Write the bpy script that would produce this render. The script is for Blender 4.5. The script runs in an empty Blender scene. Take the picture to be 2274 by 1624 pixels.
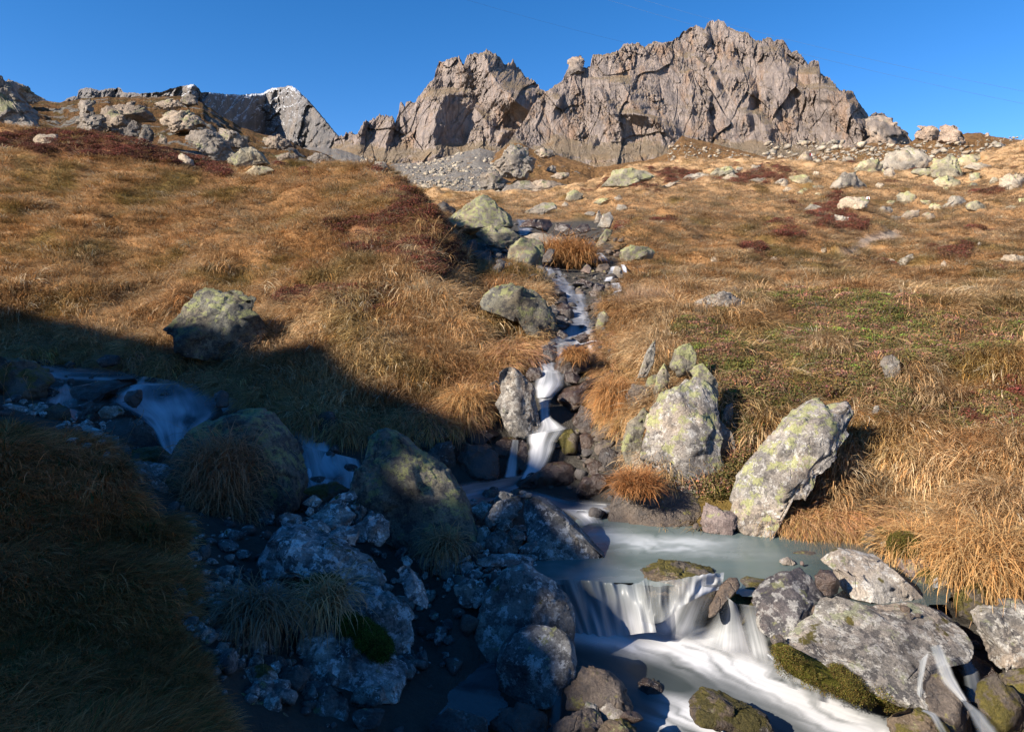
import bpy, bmesh, math, random
import numpy as np
from mathutils import Vector
random.seed(7); rng = np.random.default_rng(7)
sc = bpy.context.scene
C = sc.collection
# ------------------------------------------------------------ camera
F, U0, VH = 1515.0, 1136.5, 650.0          # focal length and horizon row, in units of a 2273 x 1624 picture
cam_d = bpy.data.cameras.new('camera'); cam = bpy.data.objects.new('camera', cam_d); C.objects.link(cam)
cam_d.sensor_width = 36.0; cam_d.lens = 36.0 * F / 2273.0
cam_d.shift_y = -(812.0 - VH) / 2273.0
cam_d.clip_start = 0.05; cam_d.clip_end = 30000
cam.location = (0, 0, 0); cam.rotation_euler = (math.radians(90), 0, 0)
sc.camera = cam
# ------------------------------------------------------------ sun and sky
SUN_EL = math.radians(30.0)
SAZ = np.array([-0.86, -0.51]); SAZ /= np.linalg.norm(SAZ)
SUN = np.array([SAZ[0] * math.cos(SUN_EL), SAZ[1] * math.cos(SUN_EL), math.sin(SUN_EL)])   # direction to the sun
sun_d = bpy.data.lights.new('sun', 'SUN'); sun = bpy.data.objects.new('sun', sun_d); C.objects.link(sun)
sun_d.energy = 5.0; sun_d.angle = math.radians(0.53); sun_d.color = (1.0, 0.90, 0.77)
sun.rotation_euler = Vector(SUN).to_track_quat('Z', 'Y').to_euler()
world = bpy.data.worlds.new('World'); sc.world = world; world.use_nodes = True
wn = world.node_tree.nodes; wl = world.node_tree.links
sky = wn.new('ShaderNodeTexSky'); sky.sky_type = 'NISHITA'; sky.sun_disc = False
sky.sun_elevation = SUN_EL; sky.sun_rotation = math.atan2(SAZ[0], SAZ[1])
sky.altitude = 2400; sky.air_density = 1.0; sky.dust_density = 0.0; sky.ozone_density = 3.0
hs = wn.new('ShaderNodeHueSaturation'); hs.inputs['Saturation'].default_value = 1.31
tn = wn.new('ShaderNodeMix'); tn.data_type = 'RGBA'; tn.blend_type = 'MULTIPLY'; tn.inputs[0].default_value = 1.0; tn.inputs[7].default_value = (1.09, 0.95, 1.0, 1)
wl.new(sky.outputs[0], hs.inputs['Color']); wl.new(hs.outputs[0], tn.inputs[6]); wl.new(tn.outputs[2], wn['Background'].inputs[0])
wn['Background'].inputs[1].default_value = 0.09
sc.view_settings.view_transform = 'Standard'; sc.view_settings.look = 'None'
sc.view_settings.exposure = 1.15; sc.view_settings.gamma = 1.0; sc.view_settings.use_curve_mapping = False
sc.cycles.max_bounces = 6; sc.cycles.diffuse_bounces = 3; sc.cycles.transparent_max_bounces = 12

# ------------------------------------------------------------ helpers
def W(u, v, d):
    u = np.asarray(u, float); v = np.asarray(v, float); d = np.asarray(d, float)
    return np.stack([(u - U0) / F * d, d + 0 * u, -(v - VH) / F * d], -1)

_perm = np.random.default_rng(11).permutation(4096).astype(np.int64)
_grad = np.random.default_rng(12).normal(size=(4096, 3)); _grad /= np.linalg.norm(_grad, axis=1)[:, None]
def noise3(P, seed=0):
    P = np.asarray(P, float) + seed * 17.37
    i = np.floor(P).astype(np.int64); f = P - i; w = f * f * f * (f * (f * 6 - 15) + 10)
    out = 0
    for a in (0, 1):
        for b in (0, 1):
            for c in (0, 1):
                h = _perm[(_perm[(_perm[(i[..., 0] + a) & 4095] + i[..., 1] + b) & 4095] + i[..., 2] + c) & 4095]
                g = _grad[h]
                dd = g[..., 0] * (f[..., 0] - a) + g[..., 1] * (f[..., 1] - b) + g[..., 2] * (f[..., 2] - c)
                out = out + dd * (w[..., 0] if a else 1 - w[..., 0]) * (w[..., 1] if b else 1 - w[..., 1]) * (w[..., 2] if c else 1 - w[..., 2])
    return out * 1.6
def fbm(P, octs=4, seed=0, gain=0.5, ridged=False):
    s = 0; a = 1.0; P = np.asarray(P, float)
    for k in range(octs):
        n = noise3(P, seed + k)
        s = s + a * ((1 - 2 * np.abs(n)) if ridged else n); a *= gain; P = P * 2.03
    return s
def n2(x, y, seed=0, octs=3, gain=0.5):
    return fbm(np.stack([x, y, 0 * x], -1), octs, seed, gain)
def facets2(u, v, lam, asp, seed=0, tilt=1.0):
    """broken rock: every cell of an uneven grid is a small plane with its own height and tilt"""
    U = np.asarray(u, float) / lam; V_ = np.asarray(v, float) / (lam * asp); iu = np.floor(U).astype(np.int64); iv = np.floor(V_).astype(np.int64)
    best = np.full(U.shape, 1e9); out = np.zeros(U.shape)
    for a in (-1, 0, 1):
        for b in (-1, 0, 1):
            h = _perm[(_perm[(iu + a + seed * 31) & 4095] + iv + b) & 4095]; g = _grad[h]; g2 = _grad[(h + 77) & 4095]
            du = U - (iu + a + 0.5 + 0.55 * g[..., 0]); dv = V_ - (iv + b + 0.5 + 0.55 * g[..., 1]); d = du * du + dv * dv
            val = g2[..., 0] * 0.55 + tilt * (g2[..., 1] * du + g2[..., 2] * 0.7 * dv)
            m = d < best; best = np.where(m, d, best); out = np.where(m, val, out)
    return out
def facets3(P, lam, seed=0, tilt=1.0):
    Q = np.asarray(P, float) / lam + seed * 3.7; i = np.floor(Q).astype(np.int64); best = np.full(Q.shape[:-1], 1e9); out = np.zeros(Q.shape[:-1])
    for a in (-1, 0, 1):
        for b in (-1, 0, 1):
            for c in (-1, 0, 1):
                h = _perm[(_perm[(_perm[(i[..., 0] + a) & 4095] + i[..., 1] + b) & 4095] + i[..., 2] + c) & 4095]; g = _grad[h]; g2 = _grad[(h + 191) & 4095]
                D = Q - (i + [a, b, c] + 0.5 + 0.5 * g); d = (D * D).sum(-1); m = d < best
                best = np.where(m, d, best); out = np.where(m, g2[..., 0] * 0.4 + tilt * (D * _grad[(h + 55) & 4095]).sum(-1), out)
    return out
def sstep(a, b, x):
    t = np.clip((x - a) / (b - a), 0, 1); return t * t * (3 - 2 * t)
def blur(A, r, axis):
    if r < 1: return A
    k = np.exp(-0.5 * (np.arange(-2 * r, 2 * r + 1) / r) ** 2); k /= k.sum()
    p = [(0, 0)] * A.ndim; p[axis] = (2 * r, 2 * r)
    B = np.pad(A, p, mode='edge'); out = 0
    for j, kk in enumerate(k):
        sl = [slice(None)] * A.ndim; sl[axis] = slice(j, j + A.shape[axis]); out = out + kk * B[tuple(sl)]
    return out
def inpoly(u, v, poly):
    u = np.asarray(u, float); v = np.asarray(v, float); r = np.zeros(u.shape, bool); n = len(poly)
    for i in range(n):
        x1, y1 = poly[i]; x2, y2 = poly[(i + 1) % n]
        if y1 == y2: continue
        c = ((y1 > v) != (y2 > v)) & (u < (x2 - x1) * (v - y1) / (y2 - y1) + x1); r ^= c
    return r
def mk(name, V, faces, mat=None, parent=None, smooth=True, attrs=None, loc=None, uv=None):
    """faces: (n,k) int array"""
    V = np.asarray(V, float); faces = np.asarray(faces, np.int32)
    if loc is not None: V = V - np.asarray(loc)
    me = bpy.data.meshes.new(name); k = faces.shape[1]; n = len(faces)
    me.vertices.add(len(V)); me.vertices.foreach_set('co', V.ravel())
    me.loops.add(n * k); me.loops.foreach_set('vertex_index', faces.ravel())
    me.polygons.add(n); me.polygons.foreach_set('loop_start', np.arange(n, dtype=np.int32) * k)
    me.polygons.foreach_set('loop_total', np.full(n, k, np.int32))
    if smooth: me.polygons.foreach_set('use_smooth', np.ones(n, bool))
    me.update(calc_edges=True)
    for nm, val in (attrs or {}).items():
        val = np.asarray(val, float)
        if val.ndim == 1:
            at = me.attributes.new(nm, 'FLOAT', 'POINT'); at.data.foreach_set('value', val)
        elif val.shape[1] == 3:
            at = me.attributes.new(nm, 'FLOAT_VECTOR', 'POINT'); at.data.foreach_set('vector', val.ravel())
        else:
            at = me.attributes.new(nm, 'FLOAT_COLOR', 'POINT'); at.data.foreach_set('color', val.ravel())
    if mat: me.materials.append(mat)
    o = bpy.data.objects.new(name, me); C.objects.link(o)
    if loc is not None: o.location = tuple(loc)
    if parent: o.parent = parent
    return o
def gridfaces(nr, nc, keep=None):
    i = np.arange(nr * nc).reshape(nr, nc)
    q = np.stack([i[:-1, :-1], i[:-1, 1:], i[1:, 1:], i[1:, :-1]], -1).reshape(-1, 4)
    return q if keep is None else q[keep.ravel()]
def tag(o, label, cat=None, group=None, kind=None):
    if label: o['label'] = label
    if cat: o['category'] = cat
    if group: o['group'] = group
    if kind: o['kind'] = kind
    return o
CROP = {'A': (0, 200, 1.895), 'B': (1200, 0, 1.895), 'C': (2400, 0, 1.8856), 'D': (0, 900, 1.895), 'E': (1200, 700, 1.895),
        'F': (2400, 500, 1.8856), 'G': (1200, 1300, 1.895), 'H': (2400, 1200, 1.8856), 'I': (0, 1600, 1.6642),
        'J': (600, 1700, 1.8536), 'K': (1600, 1800, 2.0673), 'L': (2600, 1800, 2.0925)}
def Z(c, pts):
    if c == 'Z': return [tuple(map(float, p)) for p in pts]
    x0, y0, s = CROP[c]
    return [((x0 + x / s) / 1.5864, (y0 + y / s) / 1.5864) for x, y in pts]

# ------------------------------------------------------------ node helper
class NT:
    def __init__(self, name):
        self.m = bpy.data.materials.new(name); self.m.use_nodes = True
        self.t = self.m.node_tree; self.t.nodes.clear(); self.out = self.t.nodes.new('ShaderNodeOutputMaterial')
    def n(self, typ, ins=None, **props):
        nd = self.t.nodes.new('ShaderNode' + typ)
        for k, v in props.items(): setattr(nd, k, v)
        for k, v in (ins or {}).items():
            s = nd.inputs[k]
            if isinstance(v, bpy.types.NodeSocket): self.t.links.new(v, s)
            elif isinstance(v, bpy.types.Node): self.t.links.new(v.outputs[0], s)
            else:
                if isinstance(v, (tuple, list)) and len(v) == 3 and s.type == 'RGBA': v = (*v, 1)
                s.default_value = v
        return nd
    def math(self, op, a, b=0.0, clamp=False):
        return self.n('Math', {0: a, 1: b}, operation=op, use_clamp=clamp).outputs[0]
    def mix(self, f, a, b, blend='MIX'):
        nd = self.n('Mix', {0: f, 6: a, 7: b}, data_type='RGBA', blend_type=blend); return nd.outputs[2]
    def noise(self, vec, scale, detail=4, rough=0.55, dist=0.0):
        return self.n('TexNoise', {'Vector': vec, 'Scale': scale, 'Detail': detail, 'Roughness': rough, 'Distortion': dist}).outputs[0]
    def ramp(self, x, a, b):
        return self.n('MapRange', {0: x, 1: a, 2: b, 3: 0.0, 4: 1.0}, interpolation_type='SMOOTHSTEP').outputs[0]
    def attr(self, nm, kind='GEOMETRY'):
        return self.n('Attribute', attribute_name=nm, attribute_type=kind)
    def vmul(self, vec, s):
        return self.n('VectorMath', {0: vec, 1: s}, operation='MULTIPLY').outputs[0]
    def bump(self, h, strength=0.5, dist=0.02, nrm=None):
        ins = {'Height': h, 'Strength': strength, 'Distance': dist}
        if nrm is not None: ins['Normal'] = nrm
        return self.n('Bump', ins).outputs[0]
    def done(self, sh):
        self.t.links.new(sh.outputs[0] if isinstance(sh, bpy.types.Node) else sh, self.out.inputs[0]); return self.m

def rock_mat(name, c1, c2, lichen=(0.33, 0.34, 0.16), la=0.35, spot=(0.5, 0.5, 0.46), sa=0.3, dark=(0.03, 0.03, 0.035), da=0.3,
             moss=0.0, rough=0.85, s=1.0, bump=1.0, spec=0.3, streak=None):
    c1, c2, lichen, spot = [tuple(k_ * q for q in c) for k_, c in ((0.50, c1), (0.56, c2), (0.60, lichen), (0.62, spot))]
    T = NT(name)
    tc = T.n('TexCoord').outputs['Object']; rnd = T.n('ObjectInfo').outputs['Random']
    off = T.n('VectorMath', {0: tc, 1: T.n('CombineXYZ', {0: T.math('MULTIPLY', rnd, 37.0), 1: T.math('MULTIPLY', rnd, 91.0), 2: T.math('MULTIPLY', rnd, 53.0)}).outputs[0]}, operation='ADD').outputs[0]
    s = s * 1.7 if s >= 1 else s
    p = T.vmul(off, (s, s, s))
    col = T.mix(T.ramp(T.noise(p, 2.2, 8, 0.65, 0.4), 0.35, 0.65), c1, c2)
    col = T.mix(T.math('MULTIPLY', T.ramp(T.noise(p, 0.8, 3, 0.5), 0.45, 0.62), 0.5), col, (c2[0] * 1.25, c2[1] * 1.05, c2[2] * 0.85))
    if streak:
        ps = T.vmul(p, streak)
        col = T.mix(T.math('MULTIPLY', T.ramp(T.noise(ps, 3.0, 7, 0.65, 0.6), 0.42, 0.68), 0.75), col, dark)
    nm = T.n('NewGeometry').outputs['Normal']; nz = T.n('SeparateXYZ', {0: nm}).outputs[2]
    dm = T.ramp(T.noise(T.n('VectorMath', {0: p, 1: (7, 3, 5)}, operation='ADD').outputs[0], 5.5, 9, 0.72), 0.62 - 0.3 * da, 0.68 - 0.3 * da)
    col = T.mix(T.math('MULTIPLY', dm, 0.8 * min(1, da * 2)), col, dark)
    sm = T.ramp(T.noise(T.n('VectorMath', {0: p, 1: (1, 9, 2)}, operation='ADD').outputs[0], 7.0, 10, 0.75), 0.70 - 0.3 * sa, 0.74 - 0.3 * sa)
    col = T.mix(T.math('MULTIPLY', sm, 0.9), col, spot)
    up = T.math('ADD', T.math('MULTIPLY', nz, 0.10), 0.0)
    lm = T.ramp(T.math('ADD', T.noise(T.n('VectorMath', {0: p, 1: (4, 4, 8)}, operation='ADD').outputs[0], 3.6, 10, 0.74), up), 0.72 - 0.3 * la, 0.77 - 0.3 * la)
    col = T.mix(T.math('MULTIPLY', lm, 0.85), col, lichen)
    if moss > 0:
        mm = T.ramp(T.math('ADD', T.noise(p, 2.6, 6, 0.6), T.math('MULTIPLY', nz, 0.12)), 0.78 - 0.4 * moss, 0.84 - 0.4 * moss)
        col = T.mix(mm, col, T.mix(T.noise(p, 30, 2), (0.03, 0.032, 0.006), (0.11, 0.085, 0.02)))
    col = T.mix(0.55, col, T.mix(T.ramp(T.noise(p, 34, 6, 0.8), 0.36, 0.64), (0.45, 0.45, 0.45), (1.5, 1.5, 1.5)), 'MULTIPLY')
    col = T.mix(0.8, col, T.mix(T.ramp(T.noise(p, 0.9, 5, 0.6, 0.5), 0.34, 0.66), (0.62, 0.60, 0.60), (1.38, 1.36, 1.30)), 'MULTIPLY')
    h = T.math('ADD', T.math('MULTIPLY', T.noise(p, 3, 11, 0.72), 1.2), T.math('MULTIPLY', T.noise(p, 28, 5, 0.7), 0.25))
    cr = T.n('TexVoronoi', {'Vector': T.n('VectorMath', {0: p, 1: T.vmul(T.n('TexNoise', {'Vector': p, 'Scale': 2.5, 'Detail': 4.0}).outputs[1], (0.5, 0.5, 0.5))}, operation='ADD').outputs[0], 'Scale': 2.1}, feature='DISTANCE_TO_EDGE').outputs[0]
    h = T.math('SUBTRACT', h, T.math('MULTIPLY', T.math('MULTIPLY', T.ramp(cr, 0.035, 0.0), T.ramp(T.noise(p, 1.7, 3), 0.5, 0.62)), 0.22))
    nrm = T.bump(h, 0.9, 0.07 * bump / s)
    bs = T.n('BsdfPrincipled', {'Base Color': col, 'Roughness': rough, 'Specular IOR Level': spec, 'Normal': nrm})
    return T.done(bs)

M = {}
M['pale'] = rock_mat('pale_granite', (0.30, 0.28, 0.25), (0.40, 0.37, 0.33), la=0.30, sa=0.45, spot=(0.62, 0.60, 0.55), da=0.18)
M['granite'] = rock_mat('spotted_granite', (0.28, 0.26, 0.235), (0.43, 0.385, 0.34), lichen=(0.33, 0.34, 0.22), la=0.26, sa=0.62, spot=(0.54, 0.52, 0.48), da=0.42, moss=0.18)
M['white'] = rock_mat('whitish_granite', (0.36, 0.34, 0.32), (0.50, 0.47, 0.43), la=0.2, sa=0.6, spot=(0.68, 0.65, 0.6), da=0.16, moss=0.15)
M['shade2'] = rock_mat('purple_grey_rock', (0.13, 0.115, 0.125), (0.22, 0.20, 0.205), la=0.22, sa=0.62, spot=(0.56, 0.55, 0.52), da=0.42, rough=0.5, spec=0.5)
M['lichen2'] = rock_mat('pale_lichen_rock', (0.30, 0.28, 0.26), (0.44, 0.41, 0.38), lichen=(0.42, 0.43, 0.20), la=0.52, sa=0.55, spot=(0.62, 0.60, 0.57), da=0.34)
M['lichen'] = rock_mat('lichen_rock', (0.24, 0.22, 0.18), (0.34, 0.31, 0.25), lichen=(0.36, 0.37, 0.17), la=0.62, sa=0.3, da=0.25)
M['lichen_far'] = rock_mat('far_lichen_rock', (0.42, 0.38, 0.28), (0.58, 0.52, 0.38), lichen=(0.50, 0.50, 0.24), la=0.55, sa=0.2, da=0.25, s=0.35, bump=0.7)
M['pale_far'] = rock_mat('far_pale_rock', (0.44, 0.39, 0.32), (0.60, 0.53, 0.43), la=0.35, sa=0.25, da=0.25, s=0.35, bump=0.7)
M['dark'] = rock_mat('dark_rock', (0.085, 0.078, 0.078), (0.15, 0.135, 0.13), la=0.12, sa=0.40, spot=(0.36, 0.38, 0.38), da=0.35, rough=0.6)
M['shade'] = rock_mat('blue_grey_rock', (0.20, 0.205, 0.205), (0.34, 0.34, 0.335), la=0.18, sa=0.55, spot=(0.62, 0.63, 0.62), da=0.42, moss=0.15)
M['slab'] = rock_mat('bleached_slab', (0.34, 0.345, 0.345), (0.55, 0.555, 0.55), la=0.05, sa=0.60, spot=(0.85, 0.86, 0.86), da=0.36, moss=0.16, streak=(0.6, 0.6, 3.0))
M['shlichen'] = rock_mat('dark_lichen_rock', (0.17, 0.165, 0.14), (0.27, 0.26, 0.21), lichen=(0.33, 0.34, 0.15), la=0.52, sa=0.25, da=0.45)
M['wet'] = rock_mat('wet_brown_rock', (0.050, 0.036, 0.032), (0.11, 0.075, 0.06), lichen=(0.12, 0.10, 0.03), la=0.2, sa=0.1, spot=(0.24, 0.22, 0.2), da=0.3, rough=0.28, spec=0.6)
M['brown'] = rock_mat('brown_rock', (0.13, 0.105, 0.09), (0.22, 0.18, 0.15), lichen=(0.30, 0.27, 0.08), la=0.25, sa=0.25, spot=(0.36, 0.33, 0.29), da=0.3, rough=0.55, spec=0.4)
M['mossy'] = rock_mat('mossy_rock', (0.10, 0.085, 0.065), (0.18, 0.15, 0.12), la=0.15, sa=0.25, spot=(0.4, 0.37, 0.33), da=0.3, moss=0.60, rough=0.6)
M['pink'] = rock_mat('pinkish_rock', (0.26, 0.20, 0.19), (0.38, 0.31, 0.29), la=0.3, sa=0.4, spot=(0.5, 0.47, 0.43), da=0.2)
M['outcrop'] = rock_mat('outcrop_rock', (0.34, 0.30, 0.26), (0.46, 0.40, 0.34), lichen=(0.27, 0.27, 0.14), la=0.42, sa=0.1, da=0.28, s=0.13, bump=1.3)
M['tower'] = rock_mat('tower_rock', (0.34, 0.29, 0.26), (0.46, 0.38, 0.32), lichen=(0.27, 0.27, 0.17), la=0.3, sa=0.1, da=0.2, s=0.03, bump=1.0)
# ------------------------------------------------------------ near terrain: for each bearing u a profile (row v, distance d)
COLS = {
 -900: [(2900,1.2),(1900,2.2),(1400,3.4),(1000,6),(850,9),(760,12),(640,16),(480,22),(300,34),(330,42),(380,70),(400,130)],
 -300: [(2900,1.2),(1900,2.2),(1400,3.6),(1050,5.6),(880,8),(820,11),(700,14),(500,20),(280,33),(300,40),(360,60),(400,130)],
 0:    [(2900,1.2),(2000,2.2),(1624,3.0),(1300,4.2),(1000,6.1),(912,7.4),(885,9.0),(835,10.8),(800,12),(770,12.8),(690,14.2),(500,19.5),(286,32),(295,38),(340,55),(400,130)],
 200:  [(2900,1.2),(2000,2.2),(1624,3.05),(1300,4.4),(1150,5.3),(1000,6.6),(965,7.8),(885,9.7),(838,11),(805,12),(770,12.8),(700,14.4),(500,20),(302,31),(312,37),(350,55),(400,130)],
 330:  [(2900,1.2),(2050,2.2),(1624,3.15),(1300,4.5),(1080,6.1),(1040,7.4),(1005,8.7),(890,9.8),(860,10.6),(810,12),(700,14.4),(500,20),(332,30),(342,36),(360,55),(400,130)],
 450:  [(2900,1.2),(2050,2.2),(1624,3.3),(1400,4.1),(1200,5.4),(1130,6.3),(1040,8.0),(1000,9.0),(890,9.8),(865,10.6),(810,11.7),(700,13.6),(500,19),(362,29),(375,36),(390,55),(400,130)],
 560:  [(2900,1.2),(2100,2.2),(1624,3.5),(1400,4.5),(1180,6.0),(1090,7.7),(980,9.1),(915,9.6),(880,10.3),(780,12),(700,13.2),(500,19),(382,28),(388,36),(395,60),(410,130)],
 700:  [(2900,1.3),(2200,2.2),(1624,3.8),(1400,4.8),(1200,6.1),(1090,7.8),(1000,8.7),(940,9.3),(870,10.2),(780,11.5),(700,12.8),(500,18),(370,26),(380,34),(400,60),(415,130)],
 850:  [(2900,1.35),(2250,2.3),(1624,4.0),(1450,4.9),(1250,6.0),(1120,7.4),(1070,8.3),(960,9.0),(880,9.8),(780,11),(700,12.3),(550,15.5),(450,18.5),(360,23.5),(385,30),(440,55),(440,130)],
 900:  [(2950,1.35),(2300,2.3),(1624,4.05),(1450,4.9),(1250,6.0),(1120,7.4),(1075,8.3),(960,9.0),(880,9.7),(780,10.9),(700,12),(600,13.7),(500,16.3),(402,20),(440,26),(455,45),(440,130)],
 960:  [(3000,1.35),(2350,2.3),(1624,4.15),(1450,5.0),(1250,6.1),(1120,7.4),(1078,8.3),(960,9.0),(880,9.7),(780,10.8),(700,11.8),(600,13.4),(520,15.5),(470,17.5),(510,22),(470,36),(440,60),(420,130)],
 1030: [(3050,1.35),(2400,2.4),(1624,4.3),(1500,4.8),(1300,5.5),(1230,6.1),(1110,7.6),(1080,8.3),(1000,8.9),(930,9.4),(880,9.8),(780,10.9),(700,12.0),(655,13.4),(615,16.5),(600,18.5),(610,20),(560,24),(500,33),(458,50),(442,70),(436,130)],
 1100: [(3050,1.4),(2450,2.4),(1624,4.45),(1500,4.95),(1400,5.3),(1300,5.6),(1235,6.1),(1120,7.6),(1085,8.3),(1050,8.8),(960,9.2),(900,9.7),(800,10.8),(730,12),(650,14.3),(605,16.5),(560,21),(510,28),(470,40),(446,60),(438,75),(432,130)],
 1210: [(3100,1.4),(2500,2.4),(1624,4.55),(1500,5.0),(1400,5.35),(1310,5.75),(1265,6.0),(1180,7.0),(1110,7.8),(1070,8.6),(940,9.2),(840,10.1),(790,11),(730,12.6),(650,15.6),(600,18.6),(545,25),(500,33),(460,50),(438,75),(430,130)],
 1290: [(3100,1.4),(2600,2.4),(1635,4.67),(1405,5.72),(1315,5.85),(1215,6.85),(1150,7.35),(1095,8.2),(1010,9.0),(880,9.9),(800,10.9),(750,12.2),(700,13.8),(645,16.3),(585,21),(530,27),(480,38),(440,60),(424,80),(412,130)],
 1400: [(3150,1.4),(2650,2.4),(1650,4.67),(1410,5.7),(1330,5.85),(1225,6.8),(1165,7.3),(1060,7.9),(960,8.6),(880,9.4),(800,10.5),(700,12.8),(640,15.5),(590,19),(540,25),(480,36),(430,58),(395,82),(368,100),(385,130)],
 1500: [(3150,1.4),(2650,2.4),(1650,4.67),(1410,5.7),(1330,5.9),(1225,6.8),(1165,7.2),(1080,7.5),(950,8.3),(800,9.8),(700,11.8),(660,13.5),(620,17),(520,27),(430,50),(390,76),(356,100),(385,130)],
 1620: [(3150,1.4),(2650,2.4),(1655,4.67),(1415,5.7),(1330,5.9),(1225,6.8),(1165,7.15),(1060,7.6),(900,8.6),(780,10),(690,12.6),(655,15.5),(615,19),(520,29),(430,51),(388,78),(354,100),(380,130)],
 1800: [(3150,1.4),(2650,2.4),(1655,4.67),(1420,5.6),(1335,5.95),(1240,6.6),(1172,7.0),(1100,7.3),(950,8.2),(800,9.9),(700,12.2),(658,14),(648,18),(600,22),(520,31),(430,52),(385,80),(358,100),(380,130)],
 2000: [(3150,1.4),(2600,2.4),(1660,4.65),(1440,5.4),(1340,5.85),(1260,6.3),(1195,6.8),(1150,7),(1000,7.7),(800,9.5),(690,12),(668,13.5),(655,18),(560,28),(450,50),(385,80),(360,100),(370,130)],
 2150: [(3100,1.4),(2600,2.4),(1660,4.6),(1450,5.25),(1340,5.8),(1290,5.95),(1240,6.1),(1100,6.9),(950,7.8),(800,9.4),(700,11.8),(680,13.2),(660,18),(560,28),(450,48),(380,76),(355,98),(365,130)],
 2273: [(3000,1.4),(2500,2.4),(1670,4.6),(1500,5.0),(1340,5.6),(1290,5.75),(1190,6.2),(1000,7.3),(800,9.3),(705,11.5),(692,13),(665,17.5),(560,27),(430,48),(370,70),(313,98),(320,130)],
 2600: [(2800,1.4),(2300,2.4),(1670,4.2),(1500,4.7),(1300,5.4),(1100,6.4),(950,7.3),(800,9),(700,11.5),(640,18),(540,28),(420,48),(340,72),(290,100),(290,130)],
 3200: [(2500,1.4),(2000,2.4),(1600,3.6),(1300,4.8),(1100,6),(950,7.3),(800,9),(700,11.5),(620,18),(520,28),(400,48),(320,72),(260,100),(260,130)],
}
UG = np.arange(-900, 3201, 8.0); LD = np.arange(math.log(1.3), math.log(128), 0.0115)
cu = np.array(sorted(COLS)); prof = []
for c in cu:
    p = COLS[c]; ld = np.log([q[1] for q in p]); vv = np.array([q[0] for q in p], float)
    prof.append(np.interp(LD, ld, vv))
prof = np.array(prof)
VG = np.array([np.interp(UG, cu, prof[:, j]) for j in range(len(LD))]).T      # [u, ld]
VG = blur(blur(VG, 2, 0), 1, 1)
BED = [(-900,800),(-50,795),(100,795),(260,815),(430,840),(500,870),(560,905),(640,945),(720,955),(800,985),(900,955),(1010,950),(1070,930),(1100,850),(1130,810),(1190,790),
       (1200,720),(1220,650),(1200,610),(1055,590),(1040,560),(1060,520),(1120,480),(1140,478),(1340,480),(1370,560),(1395,620),(1350,640),(1330,700),(1340,745),(1350,800),(1420,835),(1440,890),
       (1400,915),(1425,1000),(1370,1090),(1380,1180),(1700,1180),(1900,1190),(2040,1225),(2150,1300),(2230,1345),(2500,1400),(2500,4000),(560,4000),(520,1700),(470,1560),(440,1450),(425,1330),(395,1250),(385,1150),
       (280,1130),(270,1060),(250,1010),(100,965),(-50,905),(-900,900)]
UU, LL = np.meshgrid(UG, LD, indexing='ij'); DD = np.exp(LL)
XX = (UU - U0) / F * DD
jit = 14 * n2(UU / 30, LL * 25, 3)
CLEAR = np.minimum.accumulate(VG, axis=1) >= VG - 25         # what lies in front of a crest
bed = (inpoly(UU + jit, VG + jit, BED) & ((DD < 36) & CLEAR)).astype(float)
bed = blur(blur(bed, 1, 0), 1, 1)
ZB = -(VG - VH) / F * DD
hum = (1 - bed)
big = n2(XX / 2.6, DD / 2.6, 21, 4) * np.clip(DD * 0.018, 0.08, 0.5) * 1.1 + n2(XX / 0.7, DD / 0.7, 25, 3) * np.clip(DD * 0.008, 0.055, 0.14)
far = n2(XX / 9, DD / 9, 31, 4) * np.clip((DD - 20) * 0.02, 0, 0.9)
ZG = ZB + hum * (big + far) + bed * n2(XX / 0.25, DD / 0.25, 41, 3) * 0.025 - bed * 0.03
VG2 = VH - ZG * F / DD
def ground_v(u, ld):
    """row of the ground for bearing u, log distance ld"""
    iu = np.clip((np.asarray(u, float) - UG[0]) / 8.0, 0, len(UG) - 1.001); il = np.clip((np.asarray(ld, float) - LD[0]) / 0.0115, 0, len(LD) - 1.001)
    a = iu.astype(int); b = il.astype(int); fa = iu - a; fb = il - b
    return (VG2[a, b] * (1 - fa) + VG2[a + 1, b] * fa) * (1 - fb) + (VG2[a, b + 1] * (1 - fa) + VG2[a + 1, b + 1] * fa) * fb
def hit(u, v):
    """distance at which the ground appears at row v on bearing u"""
    u = np.atleast_1d(np.asarray(u, float)); v = np.atleast_1d(np.asarray(v, float)); out = np.full(u.shape, np.exp(LD[-1]))
    for k in range(u.size):
        col = ground_v(np.full(len(LD), u.flat[k]), LD); w = np.nonzero(col <= v.flat[k])[0]
        if len(w):
            j = w[0]
            if j == 0: out.flat[k] = math.exp(LD[0])
            else:
                t = (col[j - 1] - v.flat[k]) / max(1e-6, col[j - 1] - col[j]); out.flat[k] = math.exp(LD[j - 1] + 0.0115 * t)
    return out
def ground_z(x, y):
    x = np.asarray(x, float); y = np.maximum(np.asarray(y, float), 1.31)
    v = ground_v(x / y * F + U0, np.log(y)); return -(v - VH) / F * y

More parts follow.
